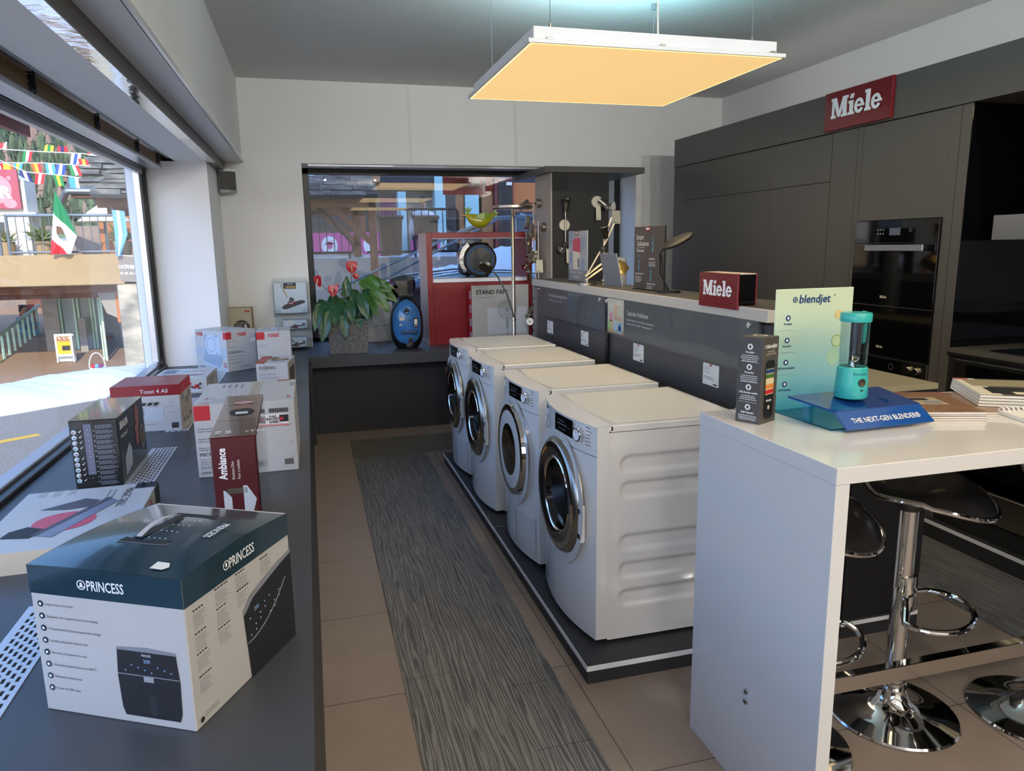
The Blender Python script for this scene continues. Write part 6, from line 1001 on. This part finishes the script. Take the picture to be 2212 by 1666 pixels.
for k in range(8): b.ell(F, .05+.023*k, .29+.015*(k % 3), .015, .015, ('red_print', 'paper', 'food_brown')[k % 3], .0016, 8)
b.build('board', t); b = MB(); b.box(-.13, -.11, -.01, .01, 0, .1, 'white'); b.box(.11, .13, -.01, .01, 0, .1, 'white'); b.build('leg', t); b = MB(); b.box(-.13, .13, .1, .12, 0, .46, 'white'); b.build('back_board', t)
b = MB(); b.box(-.14, .14, 0, .03, 0, .5, M('board_red', 'b0402f', .6)); b.rect(frame((-.14, 0, 0), (1, 0, 0), (0, 0, 1)), .04, .24, .2, .23, 'pale_print', .001); b.build('red_board', None, (-5.65, 17.2, .02), 0, label='orange-red board behind the seated person under the terrace', category='sign')
t = thing('basket', 'round white wicker hoop basket with coloured yarn behind the snow bank', 'basket', (-3.17, 12.2, -.3)); b = MB(); b.lathe([(.08, .0), (.11, .15), (.105, .15), (.0, .02)], 'paper', 16); b.build('bowl', t); b = MB(); b.tube([(.11*math.cos(PI*i/12), 0, .15+.22*math.sin(PI*i/12)) for i in range(13)], .008, 'paper', 6); b.build('handle', t)
for k, c in enumerate(('red_print', 'flag_blue', 'purple')): b = MB(); b.lathe([(0, -.035), (.03, -.02), (.035, 0), (.03, .02), (0, .035)], c, 10, Matrix.Translation((-.05+.05*k, -.02, .17))); b.build('yarn_ball', t)
# people
def figure(name, label, loc, rot, joints, edges, rad, mats, head, hair, skin='skin'):
    t = thing(name, label, 'person', loc, rot)
    me = bpy.data.meshes.new('body'); me.from_pydata(joints, edges, []); o = bpy.data.objects.new('body', me); COL.objects.link(o); o.parent = t
    mod = o.modifiers.new('skin', 'SKIN'); sv = me.skin_vertices[0].data
    for i, r in enumerate(rad): sv[i].radius = (r, r*.85)
    sv[0].use_root = True; s2 = o.modifiers.new('sub', 'SUBSURF'); s2.levels = 2; s2.render_levels = 2; mod.use_smooth_shade = True; me.materials.append(MATS[mats])
    hx, hy, hz = head; b = MB(); b.grid(lambda u, v: (hx+.075*math.cos(2*PI*u)*math.sin(PI*v), hy+.095*math.sin(2*PI*u)*math.sin(PI*v), hz+.115*math.cos(PI*v)), 20, 14, skin); b.lathe([(.045, -.16), (.045, -.06)], skin, 12, Matrix.Translation((hx, hy, hz))); b.tube([(hx, hy-.09, hz+.01), (hx, hy-.115, hz-.02), (hx, hy-.092, hz-.03)], .012, skin, 6)
    for s in (-1, 1): b.lathe([(.0, -.01), (.022, 0), (0, .01)], skin, 8, Matrix.Translation((hx+s*.078, hy, hz))); b.ell(frame((hx+s*.03, hy-.092, hz+.015), (1, 0, 0), (0, 0, 1)), 0, 0, .01, .006, 'black', .002, 8)
    b.rect(frame((hx-.02, hy-.088, hz-.055), (1, 0, 0), (0, 0, 1)), 0, .04, 0, .006, 'red', .004); b.build('head', t, sharp=80)
    b = MB(); b.grid(lambda u, v: (hx+.081*math.cos(2*PI*u)*math.sin(PI*v*.56), hy+.012+.098*math.sin(2*PI*u)*math.sin(PI*v*.56), hz+.012+.117*math.cos(PI*v*.56)), 20, 10, hair); b.build('hair', t, sharp=80); return t
M('skin', 'b98a72', .6); M('hair_dark', '2a221d', .6); M('hoodie', 'd5dbe6', .8, var=.04); M('trousers', '33353c', .8); M('shirt_blue', '6c97b5', .8)
J = [(0, 0, .95), (0, .01, 1.15), (0, .02, 1.36), (0, .01, 1.46), (-.17, .01, 1.38), (-.25, -.02, 1.10), (-.22, -.12, .88), (.17, .01, 1.38), (.24, -.02, 1.10), (.2, -.12, .88), (-.1, 0, .86), (-.11, .02, .48), (-.11, .0, .08), (.1, 0, .86), (.11, .0, .48), (.11, .03, .08)]
E_ = [(0, 1), (1, 2), (2, 3), (2, 4), (4, 5), (5, 6), (2, 7), (7, 8), (8, 9), (0, 10), (10, 11), (11, 12), (0, 13), (13, 14), (14, 15)]
t = figure('person', 'person in white hooded sweatshirt standing behind the brown bins, seen from behind', (2.26, 14.8, .82), PI, J, E_, [.15, .16, .16, .07, .085, .065, .05, .085, .065, .05, .1, .075, .05, .1, .075, .05], 'hoodie', (0, 0, 1.62), 'hair_dark')
b = MB(); b.grid(lambda u, v: (.125*math.cos(2*PI*u)*(1-.3*v), .07+.08*math.sin(2*PI*u), 1.44+.07*v-.05*math.sin(2*PI*u)), 20, 6, 'hoodie'); b.build('hood', t, sharp=80)
for s in (-1, 1): b = MB(); b.tube([(s*.1, 0, .95), (s*.11, .01, .48), (s*.11, .01, .09)], [.115, .09, .07], 'trousers', 12); b.build('trouser_leg', t); b = MB(); b.box(s*.11-.045, s*.11+.045, -.16, .09, 0, .09, 'black', .03, 2); b.build('shoe', t)
J2 = [(0, 0, .30), (0, .02, .5), (0, .0, .66), (0, -.02, .72), (-.16, -.02, .64), (-.2, -.15, .45), (-.1, -.3, .42), (.16, -.02, .64), (.2, -.15, .45), (.1, -.3, .42), (-.1, -.1, .28), (-.12, -.42, .3), (-.12, -.42, .04), (.1, -.1, .28), (.12, -.42, .3), (.12, -.42, .04)]
figure('person', 'seated person in blue shirt with dark hair far under the terrace', (-5.58, 16.8, -.18), .6, [tuple(c*.7 for c in p) for p in J2], E_, [.1, .105, .1, .05, .055, .045, .03, .055, .045, .03, .075, .055, .04, .075, .055, .04], 'shirt_blue', (0, -.03, .60), 'hair_dark')
# ---------------------------------------------------------------- behind the back window
b = MB(); b.box(-1.6, 3.9, 13.0, 13.9, -.3, 1.392, 'concrete_grey'); b.box(-1.6, 10, 13.9, 20, -.3, .82, 'concrete_grey'); b.build('retaining_wall', label='low concrete retaining wall carrying the terrace behind the parked car', category='wall')
def rail_set(label, loc, outline, bars, ztop, z0, closed=False):
    t = thing('terrace_railing', label, 'railing', loc); b = MB(); b.tube(outline, .022, 'iron', 8, closed); b.build('rail', t)
    for x, zt in bars: b = MB(); b.tube([(x, 0, z0), (x, 0, zt)], .008, 'iron', 6); b.build('bar', t)
    for x in (bars[0][0], bars[len(bars)//2][0], bars[-1][0]): b = MB(); b.tube([(x, 0, -.0), (x, 0, z0)], .016, 'iron', 6); b.build('foot', t)
rail_set('black railing with slanting right corner below the timber canopy', (0, 13.1, 1.392), [(-1.2, 0, .77), (.29, 0, .77), (.36, 0, .74), (.74, 0, .27), (.77, 0, .22), (.77, 0, .14), (.74, 0, .1), (-1.2, 0, .1)], [(-1.1+.12*k, .75 if -1.1+.12*k < .33 else .74-(-1.1+.12*k-.36)*1.24) for k in range(16)], .77, .1, True)
rail_set('black terrace railing in front of the two brown bins', (1.2, 13.1, 1.392), [(-.2, 0, .83), (1.40, 0, .83), (1.43, 0, .78), (1.43, 0, .12), (1.40, 0, .1), (-.2, 0, .1)], [(-.1+.125*k, .82) for k in range(13)], .83, .1)
def bin_(x, label):
    t = thing('wheelie_bin', label, 'bin', (x, 13.65, 1.392), 0, 'brown wheelie bins on the terrace'); b = MB(); a, c = .17, .2; b.add([(-a, -a, .03), (a, -a, .03), (a, a, .03), (-a, a, .03), (-c, -c, .7), (c, -c, .7), (c, c, .7), (-c, c, .7)], [(3, 2, 1, 0), (4, 5, 6, 7), (0, 1, 5, 4), (1, 2, 6, 5), (2, 3, 7, 6), (3, 0, 4, 7)], 'bin_brown'); b.box(-c-.01, c+.01, -c-.01, c, .66, .7, 'bin_brown', .01)
    b.box(-.01, .01, -c-.004, -c+.02, .05, .66, 'bin_brown'); b.build('body', t); b = MB(); b.grid(lambda u, v: (-.225+.45*u, -.22+.47*v, .70+.05*math.sin(PI*(.1+.8*v))), 6, 8, 'bin_brown'); b.box(-.225, .225, -.22, -.2, .68, .715, 'bin_brown', .005); b.build('lid', t); b = MB(); b.tube([(-.15, .24, .68), (.15, .24, .68)], .014, 'black', 8); b.build('handle', t)
    for s in (-1, 1): b = MB(); b.lathe([(.07, -.02), (.075, 0), (.07, .02)], 'black', 16, frame((s*.15, .16, .075), (0, 1, 0), (0, 0, 1))); b.build('wheel', t)
bin_(1.48, 'brown wheelie bin on the left, beside the timber post'); bin_(2.13, 'brown wheelie bin on the right, in front of the white hoodie')
t = thing('timber_canopy', 'brown timber canopy with heavy slate roof outside the back window', 'canopy', (0, 12.6, -.3))
b = MB(); b.box(1.02, 1.14, -.06, .06, 0, 2.7, 'timber', .005); b.build('post', t); b = MB(); b.box(.79, .91, .5, .62, 1.72, 2.7, 'timber', .005); b.build('post', t)
b = MB(); b.box(-3, 1.15, -.06, .06, 2.52, 2.68, 'timber_flat', .005); b.box(-3, 1.0, .5, .62, 2.42, 2.6, 'timber_flat', .005); b.build('beam', t)
for dx, y in ((0, 0), (-.22, .55)):
    b = MB(); F = frame((.46+dx, y-.05, 2.52), (.72, 0, -.70), (.70, 0, .72)); b.box(-.05, .88, -.05, .05, -.1, 0, 'timber', .004, F=F); b.build('brace', t)
b = MB(); rnd = random.Random(9)
for r in range(8):
    x = -3; y = -.35+r*.3; z = 2.70+r*.10
    while x < 1.15: w2 = rnd.uniform(.25, .6); b.box(x, min(1.17, x+w2-.012), y+rnd.uniform(-.05, .05), y+.45, z+rnd.uniform(-.01, .015), z+.045+rnd.uniform(0, .03), 'slate'); x += w2
b.build('slates', t); b = MB(); b.box(-3, 1.15, -.36, -.3, 2.64, 2.70, 'iron'); b.build('gutter', t); b = MB(); b.grid(lambda u, v: (-1.2+1.55*u-.3*v, .5+1.6*v, 2.98+.53*v+.12*(1-u**3)), 14, 10, 'snow'); b.build('snow_patch', t); b = MB(); b.tube([(.95, 1.2, 3.4), (.95, 1.1, 2.95), (.85, .95, 2.86)], .05, 'galv', 12); b.build('downpipe', t)
# shop front
t = thing('shop_facade', 'wooden shop front with pale blue door frames behind the outdoor terrace', 'shopfront', (0, 17, 1.2)); b = MB(); b.box(-1.5, 8, .3, .5, -.5, 5, M('shop_interior', '857d70', .8, var=.25, scale=2)); b.build('back_wall', t)
for x0, x1, z0, z1, m, nm in ((2.04, 2.22, 0, 1.6, 'pale_blue', 'door_frame'), (2.88, 3.12, -.2, 2.2, 'pale_blue', 'door_frame'), (3.58, 3.9, .8, 1.7, 'pale_blue', 'door_panel'), (1.5, 3.05, 1.68, 1.8, 'timber_flat', 'header_board'), (1.05, 1.3, -.3, 2.4, 'timber', 'post'), (3.36, 3.55, -.2, 2.4, 'oak', 'post'), (3.98, 4.25, -.2, 2.4, 'oak', 'post'), (3.14, 3.36, -.2, 2.4, 'shutter', 'window_panel'), (4.72, 6.5, -.2, 2.6, 'orange_wood', 'plank_wall'), (3.0, 4.4, 1.9, 2.6, 'orange_wood', 'plank_wall'), (1.66, 2.97, 1.8, 2.15, 'shutter', 'roller_shutter'), (1.45, 1.66, 1.7, 2.4, 'oak', 'post'), (1.3, 1.45, 1.2, 2.4, 'pale_blue', 'door_frame')):
    b = MB(); b.box(x0, x1, 0 if m != 'pale_blue' else -.05, .3, z0, z1, m); b.build(nm, t)
b = MB(); b.box(4.27, 4.72, -.08, .3, -.3, 2.0, 'burgundy'); b.box(4.36, 4.68, -.1, -.08, -.3, 1.85, 'black'); b.build('door', t); b = MB(); b.box(4.55, 4.68, -.12, -.1, 1.75, 1.82, 'paper'); b.build('door_plate', t)
b = MB(); b.box(-1.5, 1.5, .1, .28, .7, 1.2, 'shop_glass'); b.box(-1.5, 1.5, .1, .25, .62, .72, 'orange_tab'); b.build('display_window', t)
def banner(x0, x1, z0, z1, y, m, label, fn=None):
    b = MB(); b.box(0, x1-x0, 0, .02, 0, z1-z0, m); F = frame((0, 0, 0), (1, 0, 0), (0, 0, 1)); fn and fn(b, F, x1-x0, z1-z0); b.build('shop_banner', None, (x0, y, z0), 0, label=label, category='banner', group='pink banners of the shop behind the back window')
def b1(b, F, w_, h):
    for x in (.45, .98): b.ell(F, x, h*.48, .17, .2, 'flag_white', .001); b.ell(F, x, h*.5, .07, .09, 'pink', .002, 8); b.rect(F, x-.09, x+.09, h*.52, h*.6, 'pink', .002)
    for x in (.45, .98):
        for k in range(6): b.ell(F, x+.12*math.cos(k), h*.45+.14*math.sin(k), .012, .012, 'purple', .002, 6)
banner(-.5, 1.04, 1.38, 1.9, 16.6, 'pink', 'pink banner with two white circles below the timber canopy', b1); banner(1.15, 2.0, 1.38, 1.9, 16.6, 'pink', 'pink banner partly hidden behind the left brown bin', lambda b, F, w_, h: b.ell(F, .2, .25, .15, .2, 'flag_white', .001)); banner(2.25, 2.9, 1.38, 1.9, 16.6, 'pink', 'pink banner right of the pale blue door frame', lambda b, F, w_, h: (b.text(F, 'Praliné', .1, .38, .09, 'white'), b.text(F, 'La Passion', .1, .28, .09, 'white')))
banner(.64, 1.12, 2.21, 2.36, 17.28, 'pink', 'small pink sign with white script above the window under the canopy', lambda b, F, w_, h: b.text(F, 'La Passion', w_/2, .04, .09, 'white', 'C')); banner(1.67, 2.04, 2.1, 2.70, 17.28, 'purple', 'purple banner beside the pale blue door frame', lambda b, F, w_, h: b.text(F, 'Passion Noir', w_/2, .3, .07, 'paper', 'C'))
b = MB(); b.box(0, .4, 0, .03, 0, .5, M('slate_board', '2b3640', .7)); F = frame((0, 0, 0), (1, 0, 0), (0, 0, 1)); b.text(F, 'Menu', .1, .42, .06, 'white'); b.lines(F, .03, .36, .33, 8, .043, .012, 'print_grey', .5); b.build('menu_board', None, (4.80, 16.968, 1.86), 0, label='dark chalk menu board on the wall right of the burgundy door', category='board')
t = thing('handrail', 'pair of grey handrail pipes sloping up the outdoor steps', 'railing', (0, 12, 0)); b = MB(); b.tube([(.3, 0, .86), (.8, 0, 1.1), (2.48, 0, 1.82), (3.0, 0, 2.03), (3.8, 0, 2.06)], .022, 'galv', 8); b.build('rail', t); b = MB(); b.tube([(.7, .15, .86), (1.17, .15, 1.06), (3.11, .15, 2.01), (3.8, .15, 2.03)], .022, 'galv', 8); b.build('rail', t)
for x, z in ((.9, 1.12), (2.5, 1.82), (3.4, 2.04)): b = MB(); b.tube([(x, .08, -.3), (x, .08, z)], .02, 'galv', 8); b.build('post', t)
b = MB(); b.prism(frame((1.9, 11.3, -.3), (1, 0, 0), (0, 0, 1)), [(0, 0), (2.2, 0), (2.2, 2.0), (1.2, 1.75), (0, 1.1)], M('stair_dark', '2f2a2e', .7), -.2, 0); b.build('stair_wall', label='dark stepped wall below the snow heap right of the parked car', category='wall')
# parked car
t = thing('parked_car', 'dark parked car with glossy roof right outside the back window', 'car', (1.6, 9.3, -.3)); CP = [(-2.6, .4, .75), (-2.55, .92, .80), (-1.7, 1.2, .84), (-1.0, 1.32, .84), (-.35, 1.50, .70), (.3, 1.56, .66), (1.2, 1.52, .66), (1.75, 1.25, .70), (2.2, 1.0, .78), (2.25, .5, .76)]
b = MB(); N = 12
def car(u, v):
    q = u*(len(CP)-1); i = min(int(q), len(CP)-2); f = q-i; x, z, hw = [CP[i][k]+(CP[i+1][k]-CP[i][k])*f for k in range(3)]; a = PI*v; c = math.cos(a); k = abs(c)**.35*(1 if c >= 0 else -1); zz = .32+(z-.32)*math.sin(a)**.35; wid = .84 if zz < .9 else .84-(zz-.9)*.38; return (x, -k*min(wid, .84)*(hw/.84 if zz > .9 else 1), zz)
b.grid(car, 40, 26, 'car_paint'); b.build('body', t, sharp=50)
for s in (-1, 1):
    b = MB(); b.add([(-.8, s*.80, 1.02), (1.6, s*.78, 1.05), (1.15, s*.66, 1.42), (-.3, s*.66, 1.42)], [(0, 1, 2, 3)], 'car_glass'); b.build('side_window', t)
    for x in (-1.4, 1.4): b = MB(); b.lathe([(.31, -.1), (.32, 0), (.31, .1)], 'black', 26, frame((x, s*.78, .32), (1, 0, 0), (0, 0, 1))); b.lathe([(.2, .0), (.2, .105), (0, .11)], 'alu', 20, frame((x, s*.78, .32), (1, 0, 0), (0, 0, 1 if s < 0 else -1))); b.build('wheel', t)
b = MB(); b.add([(-1.0, -.68, 1.33), (-1.0, .68, 1.33), (-.36, .58, 1.51), (-.36, -.58, 1.51)], [(0, 3, 2, 1)], 'car_glass'); b.build('windshield', t); b = MB()
for s in (-1, 1): b.tube([(-.36, s*.60, 1.50), (.3, s*.58, 1.57), (1.2, s*.58, 1.53)], .014, 'chrome', 8)
b.build('roof_rail', t); b = MB(); b.box(-.75, -.6, -.98, -.82, 1.0, 1.1, 'car_paint', .03, 2); b.build('door_mirror', t)
# sign panels fixed to the outside of the shop windows
b = MB(); b.box(0, .487, 0, .004, 0, .19, M('sign_wine', 'a11029', .5)); b.box(0, .487, .004, .012, 0, .19, 'red_sign'); F = frame((.42, 0, .055), (-1, 0, 0), (0, 0, 1)); slab_word(b, frame((.43, -.0, .06), (-1, 0, 0), (0, 0, 1)) @ Matrix.Diagonal((1, 1, -1, 1)), .085, M('sign_wine_dark', '5d0d1c', .5), .0002, .001); b.build('window_sign', None, (1.29, 7.125, 2.055), 0, label='dark red sign seen from behind at the top of the back window', category='sign')
b = MB(); b.box(-.02, 0, -5.2, 0, 0, .19, 'sign_wine'); b.build('window_sign', None, (-1.19, 3.972, 2.085), 0, label='dark red sign band outside the upper part of the left window', category='sign')
